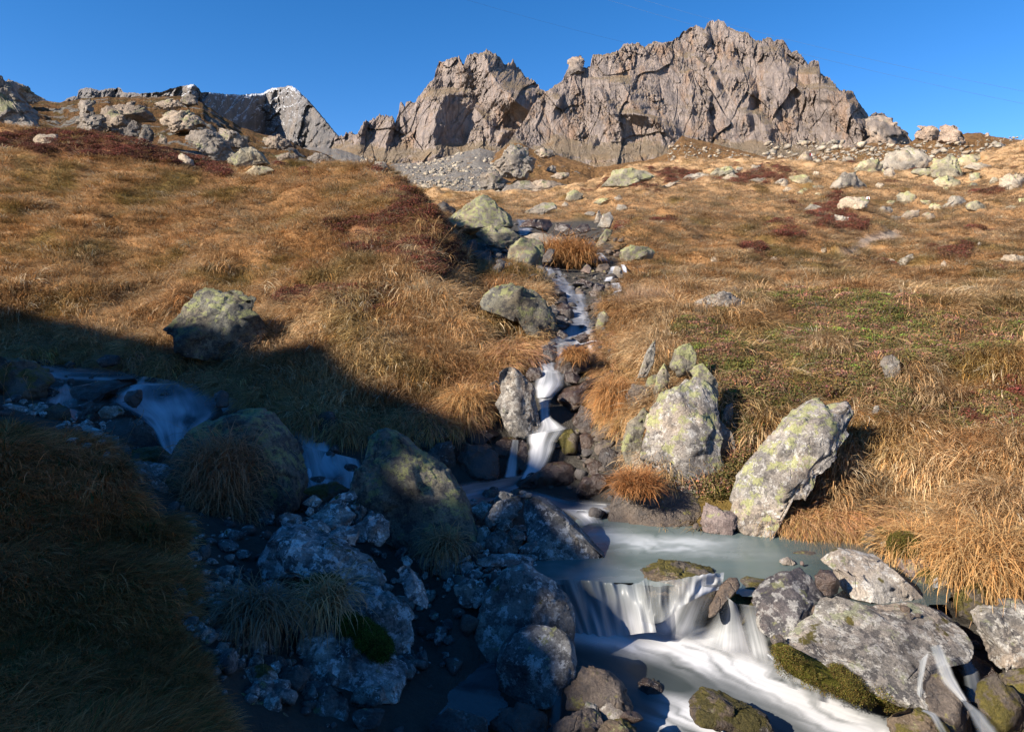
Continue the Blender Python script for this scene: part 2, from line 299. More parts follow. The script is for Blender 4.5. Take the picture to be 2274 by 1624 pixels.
# what covers the ground: 0 straw grass, 1 heath, 2 red shrubs, 3 olive grass
HEATH = [(1500,735),(1590,680),(1700,655),(1900,655),(2100,675),(2300,700),(2300,950),(2150,960),(2010,940),(1960,960),(1900,900),(1800,880),(1700,930),(1640,1040),(1600,1000),(1590,850),(1540,780)]
HEATH2 = [(1380,1090),(1560,1040),(1640,1040),(1640,1100),(1560,1110)]
PATCH = Z('F', [(1098,706),(1150,665),(1200,640),(1280,610),(1350,590),(1430,588),(1455,632),(1300,654),(1200,694),(1120,735),(1000,760)])
REDS = [([(885,400),(950,455),(1010,525),(1048,600),(1000,612),(940,565),(880,480)],0.85), ([(620,650),(700,640),(860,640),(900,690),(800,705),(640,690)],0.9), ([(720,500),(840,470),(930,430),(1000,540),(1040,610),(960,620),(880,570),(780,560)],0.65),
        ([(0,300),(130,290),(300,312),(420,345),(505,370),(500,400),(380,365),(200,350),(0,330)],0.85), ([(560,372),(700,365),(870,355),(890,430),(850,440),(800,395),(600,395)],0.30),
        ([(1790,465),(1850,450),(1920,490),(1900,520),(1810,505)],0.9), ([(1640,370),(1720,362),(1770,385),(1700,410),(1620,405)],0.6),
        ([(1740,510),(1760,500),(1790,525),(1700,530)],0.5), ([(2080,555),(2140,540),(2165,560),(2100,580)],0.9), ([(1330,400),(1420,380),(1560,375),(1560,395),(1400,420)],0.6),
        ([(1820,440),(1860,430),(1900,448),(1850,460)],0.9), ([(2100,860),(2280,850),(2280,950),(2180,960),(2100,930)],0.35), ([(2270,1050),(2150,1020)],0.1)]
def cover(u, v, x, y):
    r = n2(x / 1.3, y / 1.3, 61, 3); j = 10 * n2(u / 25, v / 25, 5)
    c = np.zeros(u.shape, int)
    c[(n2(x / 2.2, y / 2.2, 71, 3) + 0.35 * r > 0.42)] = 3
    he = inpoly(u + j, v + j, HEATH) | inpoly(u + j, v + j, HEATH2)
    c[he & (r > -0.32)] = 1
    for p, a in REDS:
        c[inpoly(u + 2 * j, v + j, p) & (n2(u / 40, v / 22, 77) * 0.5 + 0.5 < a)] = 2
    sp = (y > 22) & (n2(x / 3.5, y / 3.5, 81, 2) > 0.66) & (u > 1150)
    c[sp] = 2
    return c
cov = cover(UU, VG2, XX, DD)
COLR = np.array([[0.34, 0.185, 0.08], [0.10, 0.085, 0.028], [0.13, 0.042, 0.03], [0.17, 0.115, 0.035]])
gc = COLR[cov]
gc[inpoly(UU + 3 * n2(UU / 12, VG2 / 12, 8), VG2, PATCH) & (DD < 60) & (DD > 18)] = (0.40, 0.33, 0.27)
gc = blur(blur(gc, 1, 0), 1, 1)
gc = gc * (1 + 0.25 * n2(XX / 0.8, DD / 0.8, 91, 3))[..., None]
gc = gc * (1 - bed[..., None]) + np.array([0.075, 0.068, 0.058]) * bed[..., None]
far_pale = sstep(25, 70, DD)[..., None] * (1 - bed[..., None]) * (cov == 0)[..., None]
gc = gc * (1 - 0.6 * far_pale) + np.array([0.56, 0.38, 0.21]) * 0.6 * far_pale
P = np.stack([XX, DD, ZG], -1)
T = NT('moorland_ground')
pos = T.n('NewGeometry').outputs['Position']
col = T.attr('tone').outputs['Color']
col = T.mix(0.55, col, T.mix(T.noise(pos, 6, 8, 0.7), (0.35, 0.35, 0.35), (1.6, 1.6, 1.6)), 'MULTIPLY')
h = T.math('ADD', T.noise(pos, 9, 8, 0.7), T.math('MULTIPLY', T.noise(pos, 1.3, 8, 0.7), 2.0))
M['ground'] = T.done(T.n('BsdfPrincipled', {'Base Color': col, 'Roughness': 0.95, 'Specular IOR Level': 0.1, 'Normal': T.bump(h, 0.9, 0.12)}))
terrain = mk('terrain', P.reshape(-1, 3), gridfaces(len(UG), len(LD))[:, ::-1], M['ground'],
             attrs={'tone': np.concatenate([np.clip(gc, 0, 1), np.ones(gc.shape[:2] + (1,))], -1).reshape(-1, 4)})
tag(terrain, 'grassy moorland slopes and stream bed', kind='structure')

# ------------------------------------------------------------ the hill behind and left of the camera that throws the foreground into shade
SHB = [(-60,678),(0,690),(100,703),(200,728),(300,752),(390,775),(640,745),(760,775),(860,865),(940,885),(1010,925),(1120,965),(1180,1000),(1240,1040),(1300,1070),(1350,1100),
       (1380,1190),(1350,1260,5.95),(1300,1330,5.75),(1262,1340,5.15),(1278,1450,4.8),(1293,1530,4.65),(1240,1622,4.35)]
def build_shade():
    pts = []
    for q in SHB:
        d = q[2] if len(q) > 2 else float(hit(q[0], q[1])[0]); pts.append(W(q[0], q[1], d))
    pts = np.array(pts); perp = np.array([-SAZ[1], SAZ[0]])
    Tt = 34.0
    cr = pts + SUN * Tt
    w = cr[:, :2] @ perp; al = cr[:, :2] @ SAZ
    # bring every crest point to one line across the sun's bearing, sliding along the ray
    a0 = al.mean(); k = (a0 - al) / math.cos(SUN_EL)
    cr = cr + SUN * k[:, None]; w = cr[:, :2] @ perp; o = np.argsort(w); w = w[o]; zc = cr[o, 2]
    return w, zc, a0, perp
w_, z_, a0_, perp_ = build_shade()
_k = (w_ < -4.66) & (np.abs(w_ + 12.68) > 0.1)
w_ = np.r_[w_[_k], -12.35, -6.22, -6.15, -5.92, -5.86, -5.30, -4.5, -4.29, -4.20, -3.90, -3.75, -3.59, -3.3, -2.9]; z_ = np.r_[z_[_k], 15.80, 16.0, 15.10, 15.10, 15.80, 15.50, 15.10, 15.06, 14.66, 14.62, 14.42, 14.22, 14.2, 14.7]
_o = np.argsort(w_); w_ = w_[_o]; z_ = z_[_o]
wg = np.r_[np.linspace(w_[0] - 30, w_[0], 60)[:-1], np.linspace(w_[0], w_[-1], 420), np.linspace(w_[-1], w_[-1] + 50, 60)[1:]]
zg = np.interp(wg, w_, z_)
zg = np.where(wg < w_[0], z_[0] - (w_[0] - wg) * 0.75, zg) if (w_[0] < w_[-1]) else zg
zg += 0.05 * n2(wg / 1.1, wg * 0, 101, 4)
sg = np.linspace(-60, 60, 121); sg = np.sign(sg) * np.abs(sg) ** 1.3 / 60 ** 0.3
WW, SS = np.meshgrid(wg, sg, indexing='ij')
HZ = zg[:, None] - 1.7 * (np.sqrt(SS ** 2 + 0.04) - 0.2) + 0.25 * n2(WW / 3, SS / 3, 103, 4) * np.clip(np.abs(SS) / 4, 0, 1)
HZ = np.maximum(HZ, -7)
HX = WW * perp_[0] + (a0_ + SS) * SAZ[0]; HY = WW * perp_[1] + (a0_ + SS) * SAZ[1]
hill = mk('hill', np.stack([HX, HY, HZ], -1).reshape(-1, 3), gridfaces(*WW.shape), M['ground'],
          attrs={'tone': np.tile([0.22, 0.13, 0.05, 1.0], (WW.size, 1))})
tag(hill, 'grassy hill outside the picture that shades the stream', kind='structure')

# ------------------------------------------------------------ a sheet of farther ground: crest row over bearing, distance range
def rock_grass_mat(name, grass, grass2, rock, rock2, amt, s, green=0.3):
    T = NT(name); g = T.n('NewGeometry'); pos = T.vmul(g.outputs['Position'], (s, s, s)); nz = T.n('SeparateXYZ', {0: g.outputs['Normal']}).outputs[2]
    gr = T.mix(T.ramp(T.noise(pos, 3, 7, 0.65), 0.4, 0.62), grass, grass2)
    gr = T.mix(T.math('MULTIPLY', T.ramp(T.noise(pos, 1.1, 5, 0.6), 0.52, 0.66), green), gr, (0.10, 0.10, 0.035))
    ro = T.mix(T.noise(pos, 9, 8, 0.75), rock, rock2)
    m = T.ramp(T.math('SUBTRACT', T.noise(pos, 2.0, 10, 0.72), T.math('MULTIPLY', nz, 0.18)), 0.52 - amt * 0.3, 0.56 - amt * 0.3)
    col = T.mix(m, gr, ro)
    h = T.math('ADD', T.noise(pos, 8, 10, 0.72), T.math('MULTIPLY', T.noise(pos, 2, 5, 0.6), 1.5))
    return T.done(T.n('BsdfPrincipled', {'Base Color': col, 'Roughness': 0.95, 'Specular IOR Level': 0.1, 'Normal': T.bump(h, 1.0, 0.35 / s)}))
def sheet(name, label, crest, v0, d0, d1, mat, step=3.0, rows=160, amp=0.02, seed=0, power=1.0, back=1.3, wl=None, jag=1.5, attrs=None):
    us = np.arange(crest[0][0], crest[-1][0] + .1, step); cv = np.interp(us, [c[0] for c in crest], [c[1] for c in crest])
    cv = cv + jag * n2(us / 14, 0 * us, seed, 4)
    t = np.linspace(0, 1, rows); Um, Tm = np.meshgrid(us, t, indexing='ij')
    v00 = np.interp(us, [c[0] for c in v0], [c[1] for c in v0]) if isinstance(v0, list) else np.full(us.shape, v0)
    tt = np.minimum(Tm / 0.9, 1); Dm = d0 * (d1 / d0) ** tt
    Vm = v00[:, None] + (cv - v00)[:, None] * tt ** power
    over = np.maximum(Tm - 0.9, 0) / 0.1
    Dm = Dm * (1 + over * (back - 1)); Vm = Vm + over * 40
    Pm = W(Um, Vm, Dm)
    L = wl or (d0 + d1) / 20
    nn = fbm(np.stack([Pm[..., 0], Pm[..., 1], 0 * Um], -1) / L, 6, seed + 3, 0.55)
    Pm[..., 2] += nn * amp * Dm * sstep(0, 0.1, Tm) * (1 - 0.85 * sstep(0.75, 0.9, Tm))
    o = mk(name, Pm.reshape(-1, 3), gridfaces(*Um.shape)[:, ::-1], mat)
    tag(o, label, kind='structure'); return o
STR, STR2 = (0.33, 0.185, 0.08), (0.22, 0.12, 0.05)
m_mid = rock_grass_mat('far_hillside', STR, STR2, (0.22, 0.20, 0.17), (0.36, 0.33, 0.28), 0.25, 0.06)
m_scree = rock_grass_mat('scree', (0.25, 0.17, 0.10), (0.30, 0.22, 0.15), (0.17, 0.155, 0.14), (0.36, 0.33, 0.29), 0.95, 0.12)
m_rhill = rock_grass_mat('rocky_hillside', (0.21, 0.11, 0.045), (0.13, 0.08, 0.03), (0.20, 0.185, 0.16), (0.33, 0.31, 0.27), 0.45, 0.10, 0.5)
sheet('scree_slope', 'grey scree slope under the middle peak', Z('B', [(-400,985),(-100,985),(0,1000),(100,1030),(200,1070),(360,1098),(560,1090),(650,1060),(800,1015),(930,990),(1010,1010),(1100,1050),(1200,1150),(1260,1320)]), 470, 120, 620, m_scree, 2.5, 150, 0.010, 200)
sheet('far_hillside', 'brown grassy hillside below the right massif', Z('B', [(780,1420),(850,1250),(960,1090),(1040,1020),(1120,965),(1200,952),(1260,985),(1350,1020),(1450,1040),(1600,1080),(1700,1115),(1850,1090),(2000,1075),(2130,1055),(2210,990),(2274,912)]) +
      Z('C', [(100,930),(260,965),(400,1000),(560,1040),(700,1045),(800,1030),(900,1030),(1200,960),(1300,945),(1500,955),(1560,912),(1850,895),(1900,880),(1980,875),(2060,905),(2274,935),(2700,960)]), 480, 130, 560, m_mid, 2.5, 220, 0.012, 230)
sheet('rocky_hill', 'brown hill with grey outcrops behind the left slope', Z('A', [(-400,300),(-60,280),(120,275),(270,285),(400,305),(520,285),(650,268),(840,270),(930,258),(1050,265),(1200,270),(1330,300),(1450,380),(1600,470),(1750,520),(1900,545),(2030,610),(2150,640),(2274,712),(2400,790)]),
      [(-300,340),(0,340),(300,400),(850,440),(1300,480)], 46, 150, m_rhill, 2.5, 180, 0.012, 260, jag=2.0)
# ------------------------------------------------------------ mountains
def mount_mat(name, a, b, orange, oa, snow=0.0, green=0.6, s=1.0):
    T = NT(name); g = T.n('NewGeometry'); pos = T.vmul(g.outputs['Position'], (0.012 * s, 0.012 * s, 0.012 * s)); nz = T.n('SeparateXYZ', {0: g.outputs['Normal']}).outputs[2]
    st = T.vmul(pos, (3.0, 3.0, 0.55))
    col = T.mix(T.ramp(T.noise(st, 1.6, 9, 0.68, 0.7), 0.36, 0.64), a, b)
    col = T.mix(T.math('MULTIPLY', T.ramp(T.noise(st, 0.7, 8, 0.65, 0.5), 0.50, 0.66), oa), col, orange)
    col = T.mix(T.math('MULTIPLY', T.ramp(T.noise(st, 4.5, 9, 0.75), 0.56, 0.70), 0.55), col, (0.085, 0.078, 0.075))
    col = T.mix(T.math('MULTIPLY', T.ramp(T.noise(st, 3.3, 9, 0.75, 1.0), 0.58, 0.70), 0.5), col, (0.46, 0.41, 0.35))
    ft = T.attr('foot').outputs['Fac']
    gm = T.math('MULTIPLY', T.ramp(T.math('ADD', nz, T.math('MULTIPLY', ft, 0.25)), 0.50, 0.72), T.ramp(T.math('ADD', T.noise(pos, 2.0, 6, 0.6), T.math('MULTIPLY', ft, 0.10)), 0.36, 0.5))
    col = T.mix(T.math('MULTIPLY', gm, green), col, T.mix(T.noise(pos, 1.2, 4), (0.17, 0.15, 0.07), (0.30, 0.19, 0.09)))
    if snow:
        sm = T.math('MULTIPLY', T.ramp(T.math('ADD', T.noise(T.vmul(pos, (1.5, 1.5, 1.5)), 3, 8, 0.7), T.math('MULTIPLY', nz, 0.55)), 0.92 - snow * 0.1, 0.96 - snow * 0.1), T.attr('snow').outputs['Fac'])
        col = T.mix(sm, col, (0.8, 0.82, 0.85))
    h = T.math('ADD', T.noise(st, 3.5, 12, 0.75, 0.8), T.math('MULTIPLY', T.noise(pos, 12, 8, 0.7), 0.35))
    return T.done(T.n('BsdfPrincipled', {'Base Color': col, 'Roughness': 0.95, 'Specular IOR Level': 0.1, 'Normal': T.bump(h, 1.0, 18.0 / s)}))
def interp_line(line, x): return np.interp(x, [p[0] for p in line], [p[1] for p in line])
def mountain(name, label, crest, base_v, dist, mat, ridges=(), bulge=0.0, lean=0.55, amp=1.0, spike=6.0, seed=0, step=1.6, rows=260, depthline=None, tilt=0.25, snowf=None, facet=1.0, apron=True):
    us = np.arange(crest[0][0], crest[-1][0] + .1, step); cv = interp_line(crest, us)
    # jagged crest: sharp little towers standing on the traced line
    r = fbm(np.stack([us / 9, 0 * us, 0 * us], -1), 3, seed, 0.6, ridged=True)
    cv = cv - spike * (0.35 * r + 0.5 * np.abs(noise3(np.stack([us / 5, 0 * us + 3, 0 * us], -1), seed + 9))) + spike * 0.35
    t = np.linspace(0, 1, rows); Um, Tm = np.meshgrid(us, t, indexing='ij')
    nf = int(rows * 0.86) / rows; tt = np.minimum(Tm / nf, 1); over = np.maximum(Tm - nf, 0) / (1 - nf)
    bv = interp_line(base_v, us) if isinstance(base_v, list) else np.full(us.shape, float(base_v))
    Vm = bv[:, None] + (cv - bv)[:, None] * tt
    mpp = dist / F                                            # metres per picture unit here
    D0 = np.full(us.shape, float(dist)) if depthline is None else interp_line(depthline, us)
    hgt = (bv[:, None] - Vm) * mpp                             # height above the foot
    D = D0[:, None] + hgt * lean
    # offsets in picture units -> metres, all pushed along the depth
    wu = 9 * noise3(np.stack([Um / 90, Vm / 90, 0 * Um], -1), seed + 20); q = Um + wu + (Vm - 250) * tilt
    off = 0
    for lam, a, ys in ((150, 46, 0.5), (74, 20, 0.35)):
        off = off - a * amp * noise3(np.stack([q / lam, Vm * ys / lam, 0 * Um + seed], -1), seed + int(lam))
    slabm = 0.35 + 1.15 * sstep(-0.25, 0.35, fbm(np.stack([q / 55, Vm / 75, 0 * Um], -1), 3, seed + 61))
    for lam, a, asp, rot in ((64, 14, 1.6, 0.35), (30, 9.5, 2.3, -0.28), (14, 5.8, 2.1, 0.18), (7, 3.4, 1.7, -0.1), (3.6, 2.0, 1.4, 0.0)):
        j = 0.22 * lam * noise3(np.stack([Um / lam * 1.3, Vm / lam * 0.9, 0 * Um], -1), seed + 3)
        qa = (q + j) * math.cos(rot) + Vm * math.sin(rot); qb = -(q + j) * math.sin(rot) + (Vm + j * 1.5) * math.cos(rot)
        off = off + a * amp * facet * (slabm if lam < 40 else 1.0) * facets2(qa, qb, lam, asp, seed + int(lam))
    off = off + (0.12 - np.abs(noise3(np.stack([q / 26 + Vm / 90, Vm / 70, 0 * Um], -1), seed + 37))).clip(0) * 40 * amp
    off = off - np.abs(noise3(np.stack([q / 22, Vm / 110, 0 * Um], -1), seed + 35)) * 8 * amp
    off = off - np.abs(noise3(np.stack([Um / 60, Vm / 22, 0 * Um], -1), seed + 33)) * 7 * amp   # ledges
    for line, A, wl_, wr_ in ridges:
        L = sorted(line, key=lambda p: p[1]); vs = [p[1] for p in L]
        uc = np.interp(Vm, vs, [p[0] for p in L]) + 5 * noise3(np.stack([0 * Um, Vm / 16, 0 * Um], -1), seed + 70)
        fade = sstep(vs[0] - 14, vs[0] + 6, Vm) * (1 - sstep(vs[-1] - 30, vs[-1] + 40, Vm))
        x = Um - uc
        off = off - 1.5 * A * fade * np.where(x < 0, np.clip(1 + x / wl_, 0, 1) ** 1.2, np.clip(1 - x / wr_, 0, 1))
    foot = sstep(298, 352, Vm + 14 * noise3(np.stack([Um / 60, 0 * Um, 0 * Um], -1), seed + 90)) if apron else 0 * Vm
    off = off * (1 - 0.4 * foot) - 60 * foot * foot
    edge = sstep(0, 0.02, (1 - tt))                            # settle toward the crest line
    D = D + off * mpp * (0.25 + 0.75 * edge)
    D = D + over * 260 * mpp; Vm = Vm + over * 150
    Pm = W(Um, Vm, D)
    at = {'foot': foot.ravel()}
    if snowf is not None: at['snow'] = snowf(Um, Vm).ravel()
    o = mk(name, Pm.reshape(-1, 3), gridfaces(*Um.shape)[:, ::-1], mat, attrs=at)
    o.data.polygons.foreach_set('use_smooth', np.zeros(len(o.data.polygons), bool))
    tag(o, label, kind='structure'); return o
m_rock = mount_mat('mountain_rock', (0.26, 0.22, 0.205), (0.46, 0.375, 0.325), (0.46, 0.29, 0.185), 0.65)
m_far = mount_mat('snowy_mountain_rock', (0.20, 0.19, 0.185), (0.30, 0.275, 0.26), (0.38, 0.29, 0.21), 0.4, snow=1.0, green=0.0, s=0.7)
mountain('mountain', 'distant grey mountain wall with a dusting of snow',
         Z('A', [(380,330),(430,300),(445,280),(500,262),(515,270),(525,225),(560,210),(620,212),(660,228),(720,215),(800,208),(825,240),(930,245),(1000,240),(1080,238),(1140,215),(1200,200),(1240,195),(1290,183),(1330,215),(1340,238),(1420,242),(1500,250),(1600,255),(1760,245),(1800,215),(1880,205),(1940,192),(1975,215),(2040,275),(2100,340),(2170,420),(2230,500),(2274,545),(2330,590),(2420,680)]),
         440, 2600, m_far, ridges=[([(655,200),(665,250),(640,330)], 30, 40, 30), ([(425,190),(430,240)], 30, 20, 10)], lean=0.5, amp=1.0, spike=4.0, apron=False, seed=300, step=2.0, rows=170,
         depthline=[(180,2500),(420,2350),(450,2400),(590,2950),(615,2900),(700,2620),(800,2550)], snowf=lambda u, v: sstep(330, 420, u) * (1 - sstep(640, 690, u)) * (0.35 + 0.65 * (1 - sstep(225, 300, v))))
crestM = Z('B', [(-80,1010),(-50,925),(0,910),(40,890),(70,885),(110,910),(150,815),(220,800),(270,765),(340,785),(362,805),(385,770),(395,690),(430,712),(440,675),(490,690),(520,640),(560,600),(600,545),(625,520),(640,450),(655,415),(670,425),(740,390),(790,380),(820,430),(850,370),(890,360),(920,370),(930,350),(970,340),(1020,360),(1060,390),(1090,430),(1130,435),(1148,402),(1170,440),(1200,470),(1230,520),(1290,540),(1335,605),(1360,600),(1420,680),(1500,800)])
mountain('mountain', 'jagged middle peak with fluted grey walls', crestM, 430, 1750, m_rock,
         ridges=[(Z('B', [(960,350),(1000,500),(1090,600),(1180,680),(1250,740)]), 75, 110, 78), (Z('B', [(690,640),(760,650),(850,800),(890,990)]) and Z('B', [(700,620),(640,760),(620,900),(640,1060)]), 60, 60, 75),
                 (Z('B', [(860,680),(940,770),(1000,860)]), 26, 60, 22), (Z('B', [(820,440),(850,520)]), 24, 30, 14), (Z('B', [(1100,880),(1050,960)]), 22, 50, 25),
                 (Z('B', [(150,820),(130,1000)]), 10, 20, 10), (Z('B', [(350,800),(290,1020)]), 20, 50, 12)],
         lean=0.62, amp=0.78, spike=11.0, seed=320, step=1.5, rows=300, tilt=0.22)
crestR = Z('B', [(1060,1010),(1120,950),(1180,870),(1240,790),(1260,740),(1300,680),(1360,620),(1450,560),(1480,540),(1510,475),(1540,462),(1620,458),(1665,445),(1680,370),(1710,360),(1750,372),(1790,360),(1850,340),(1890,297),(1940,290),(1990,292),(2030,322),(2060,290),(2100,280),(2150,292),(2200,280),(2260,245)]) + \
         Z('C', [(0,222),(40,195),(110,170),(150,202),(170,150),(240,135),(280,145),(300,178),(350,200),(380,215),(440,222),(490,272),(535,280),(545,255),(590,255),(615,282),(630,265),(680,270),(720,345),(770,345),(800,380),(840,428),(850,410),(910,402),(922,480),(980,520),(1050,600),(1100,605),(1140,612),(1160,660),(1220,740),(1242,775),(1290,750),(1350,760),(1378,800),(1390,785),(1400,840),(1470,885),(1520,925),(1580,960)])
mountain('mountain', 'massive right-hand rock massif with cracked pale walls', crestR, [(1050,440),(1500,420),(2050,400)], 1350, m_rock,
         ridges=[(Z('B', [(1720,590),(1790,700),(1870,820)]), 14, 60, 14), (Z('B', [(1870,540),(1930,640),(1960,760),(1900,830)]), 20, 90, 40), (Z('B', [(1960,760),(2060,780),(2200,880)]), 24, 60, 30),
                 (Z('B', [(1470,655),(1430,720)]), 14, 30, 10), (Z('B', [(1700,940),(1680,1000)]), 12, 30, 8), (Z('B', [(1440,930),(1425,1020)]), 10, 30, 8), (Z('B', [(1220,960),(1290,1060)]), 14, 30, 12),
                 (Z('C', [(100,380),(200,480),(250,600),(270,640)]), 20, 60, 14), (Z('C', [(430,480),(470,600),(440,700),(430,850)]), 18, 60, 16), (Z('C', [(500,750),(560,870),(600,980)]), 26, 45, 24),
                 (Z('C', [(640,340),(700,430),(720,520),(830,640)]), 20, 60, 18), (Z('C', [(900,480),(960,600),(1010,700)]), 34, 60, 26), (Z('C', [(1080,590),(1130,750),(1200,900),(1200,1000)]), 90, 110, 75),
                 (Z('C', [(160,160),(170,260),(140,330)]), 14, 40, 12), (Z('C', [(50,480),(80,640),(60,760)]), 12, 40, 10), (Z('C', [(180,640),(180,900)]), 14, 50, 10)],
         lean=0.6, amp=0.66, spike=8.0, seed=350, step=1.35, rows=300, tilt=-0.12, facet=1.15)
# ------------------------------------------------------------ rocks: solid bodies, each grown from its own outline
_ico = {}
def ico(sub):
    if sub not in _ico:
        bm = bmesh.new(); bmesh.ops.create_icosphere(bm, subdivisions=sub, radius=1.0)
        _ico[sub] = (np.array([v.co[:] for v in bm.verts]), np.array([[v.index for v in f.verts] for f in bm.faces], np.int32)); bm.free()
    return _ico[sub]
FOOT = []           # (x, y, radius) of rocks, so grass keeps clear of their middle
def rock_shape(pts, dc, thick, sub, seed, facets, rough, shear, bury, sq):
    r_ = np.random.default_rng(seed)
    pts = np.array(pts); lo, hi = pts.min(0), pts.max(0); uc, vc = (lo + hi) / 2
    V, Fc = ico(sub); x, y, z = V[:, 0], V[:, 1], V[:, 2]
    ph = np.arctan2(z, x); rho = np.sqrt(x * x + z * z)
    # outline radius per angle (metres)
    A = (pts - [uc, vc]) * [1, -1] / F * dc
    B = np.roll(A, -1, 0); dx, dz = np.cos(ph), np.sin(ph); R = np.zeros_like(ph)
    for a, b in zip(A, B):
        e = b - a; den = dx * e[1] - dz * e[0]; den = np.where(np.abs(den) < 1e-9, 1e-9, den)
        t = (a[0] * e[1] - a[1] * e[0]) / den; s = (a[0] * dz - a[1] * dx) / den
        R = np.where((t > 0) & (s >= -1e-6) & (s <= 1 + 1e-6), np.maximum(R, t), R)
    R = np.maximum(R, 0.02 * dc / 10)
    R = np.where(dz < -0.3, R * (1 + bury * sstep(0.3, 0.9, -dz)), R)
    prof = rho ** sq
    X = prof * R * dx; Zc = prof * R * dz; Y = np.sign(y) * np.abs(y) ** 0.85 * thick / 2
    S = np.array([np.ptp(A[:, 0]) / 2, thick / 2, np.ptp(A[:, 1]) / 2])
    Q = np.stack([X, Y, Zc], -1) / S
    for k in range(facets):
        n = np.array([r_.uniform(-1, 1), -1.0 if k % 3 else 1.0, r_.uniform(-0.5, 1.1)]); n[0] *= 0.9
        n /= np.linalg.norm(n); c = r_.uniform(0.52, 0.80); e = np.maximum(0, Q @ n - c)
        Q[:, 1] -= 0.95 * e / n[1]
    P = Q * S; dy = shear * P[:, 2]; c_ = W(uc, vc, dc); P[:, 1] += dy; P[:, 0] += dy * c_[0] / dc; P[:, 2] += dy * c_[2] / dc
    sz = float(S.mean()); nd = P / (np.linalg.norm(P, axis=1)[:, None] + 1e-6)
    d = fbm(P / (sz * 0.95), 5, seed % 97, 0.52) * 0.13 * rough + (np.abs(noise3(P / (sz * 0.5) + 5, seed % 89)) - 0.2) * -0.08 * rough
    if rough > 0.7 and sub >= 5: d = d + fbm(P / (sz * 0.16), 3, seed % 83, 0.55, ridged=True) * -0.012 * rough
    d = d * 0.6 + rough * (0.10 * facets3(P, sz * 0.62, seed % 61) + 0.034 * facets3(P, sz * 0.24, seed % 67) + (0.013 * facets3(P, sz * 0.10, seed % 71) if sub >= 5 else 0))
    amt = 1.0
    P = P + nd * (d * sz)[:, None] * amt
    return P, Fc, W(uc, vc, dc), S
_rk = [0]
def rock(label, crop, pts, kind='pale', th=0.8, d=None, sub=None, facets=7, rough=1.0, shear=0.3, name='boulder', cat=None, group=None, bury=0.12, sq=0.5, base=None, parent=None):
    pts = Z(crop, pts); a = np.array(pts); lo, hi = a.min(0), a.max(0); _rk[0] += 1
    uc = (lo[0] + hi[0]) / 2; vb = hi[1]
    d0 = float(hit(min(max(uc, -200), 2450), vb - 0.04 * (hi[1] - lo[1]))[0]) if d is None else d
    Wm = (hi[0] - lo[0]) / F * d0; Hm = (hi[1] - lo[1]) / F * d0
    thick = th * min(Wm, 1.5 * Hm) if th < 3 else th
    dc = d0 + 0.36 * thick
    px = max(hi[0] - lo[0], hi[1] - lo[1])
    if sub is None: sub = 6 if px > 190 else 5 if px > 60 else 4 if px > 18 else 3
    P, Fc, c, S = rock_shape(pts, dc, thick, sub, _rk[0] * 13 + 5, facets, rough, shear, bury, sq)
    o = mk(name, P, Fc, M[kind], parent)
    o.location = tuple(c)
    FOOT.append((c[0], c[1], S[0] * 0.8))
    if parent is None: tag(o, label, cat or name.split('_')[-1], group)
    o['dist'] = dc; del o['dist']
    return o

# ---- right foreground
big_r = rock('largest pale granite boulder at lower right with water spilling off its right end', 'L', [(345,955),(500,800),(640,665),(700,655),(880,680),(1010,735),(1130,720),(1290,668),(1420,690),(1560,750),(1680,860),(1685,930),(1600,990),(1560,1015),(1420,1015),(1340,1090),(1260,1240),(1210,1350),(1100,1290),(900,1220),(650,1150),(480,1110),(400,1090)], 'granite', 0.8, d=4.75, shear=0.75, facets=6, rough=0.5)
rock('whitish boulder with smooth sloping top behind the largest granite boulder', 'L', [(630,385),(690,310),(760,275),(850,300),(1000,340),(1060,350),(1160,450),(1260,530),(1340,620),(1350,670),(1250,670),(1130,640),(950,610),(800,590),(750,540),(740,450),(690,400)], 'white', 0.8, d=5.45, shear=0.6, facets=5, rough=0.45)
rock('grey blotched boulder left of the largest granite boulder, at the brink of the fall', 'L', [(95,665),(180,560),(300,450),(370,420),(470,415),(540,480),(600,590),(600,650),(540,700),(450,800),(380,860),(250,880),(170,840),(130,740)], 'shade2', 0.8, d=5.33, shear=0.6, rough=0.5)
rock('pale boulder with moss streaks cut by the right edge of the picture', 'L', [(1760,800),(1850,740),(1960,695),(2105,680),(2300,700),(2400,800),(2400,1040),(2250,1140),(2105,1150),(1900,1120),(1890,1020),(1800,880)], 'granite', 0.8, d=4.85, shear=0.4)
rock('mossy brown boulder with a bleached top under the overhanging grass', 'L', [(1600,620),(1700,560),(1780,530),(1840,560),(1850,640),(1800,740),(1740,790),(1640,760),(1570,730)], 'mossy', 0.9, d=5.3)
rock('small brown wet boulder above the trickle on the right bank', 'L', [(1430,530),(1500,470),(1580,450),(1660,480),(1660,540),(1590,600),(1480,590)], 'brown', 0.9, d=5.7)
rock('rounded purple-grey boulder at the right end of the pool', 'L', [(1190,350),(1260,320),(1350,340),(1410,370),(1430,420),(1350,480),(1240,460),(1200,420)], 'pink', 0.9, d=5.85, facets=3, rough=0.6)
rock('mossy brown rock behind the purple-grey boulder', 'L', [(1290,440),(1400,400),(1500,410),(1560,450),(1520,520),(1400,560),(1300,520)], 'mossy', 0.8, d=5.75)
rock('dark mossy rock between the straw grass and the pool', 'L', [(890,230),(960,170),(1060,120),(1120,140),(1135,200),(1060,240),(950,248)], 'mossy', 0.9, d=6.35)
rock('white wedge of rock at the water edge under the grass', 'L', [(1040,235),(1130,208),(1148,262),(1070,278)], 'white', 0.8, d=6.2, name='rock')
rock('small white stone standing out of the pool', 'L', [(300,370),(340,345),(370,337),(415,370),(415,390),(330,390)], 'white', 0.9, d=6.15, facets=2, name='stone')
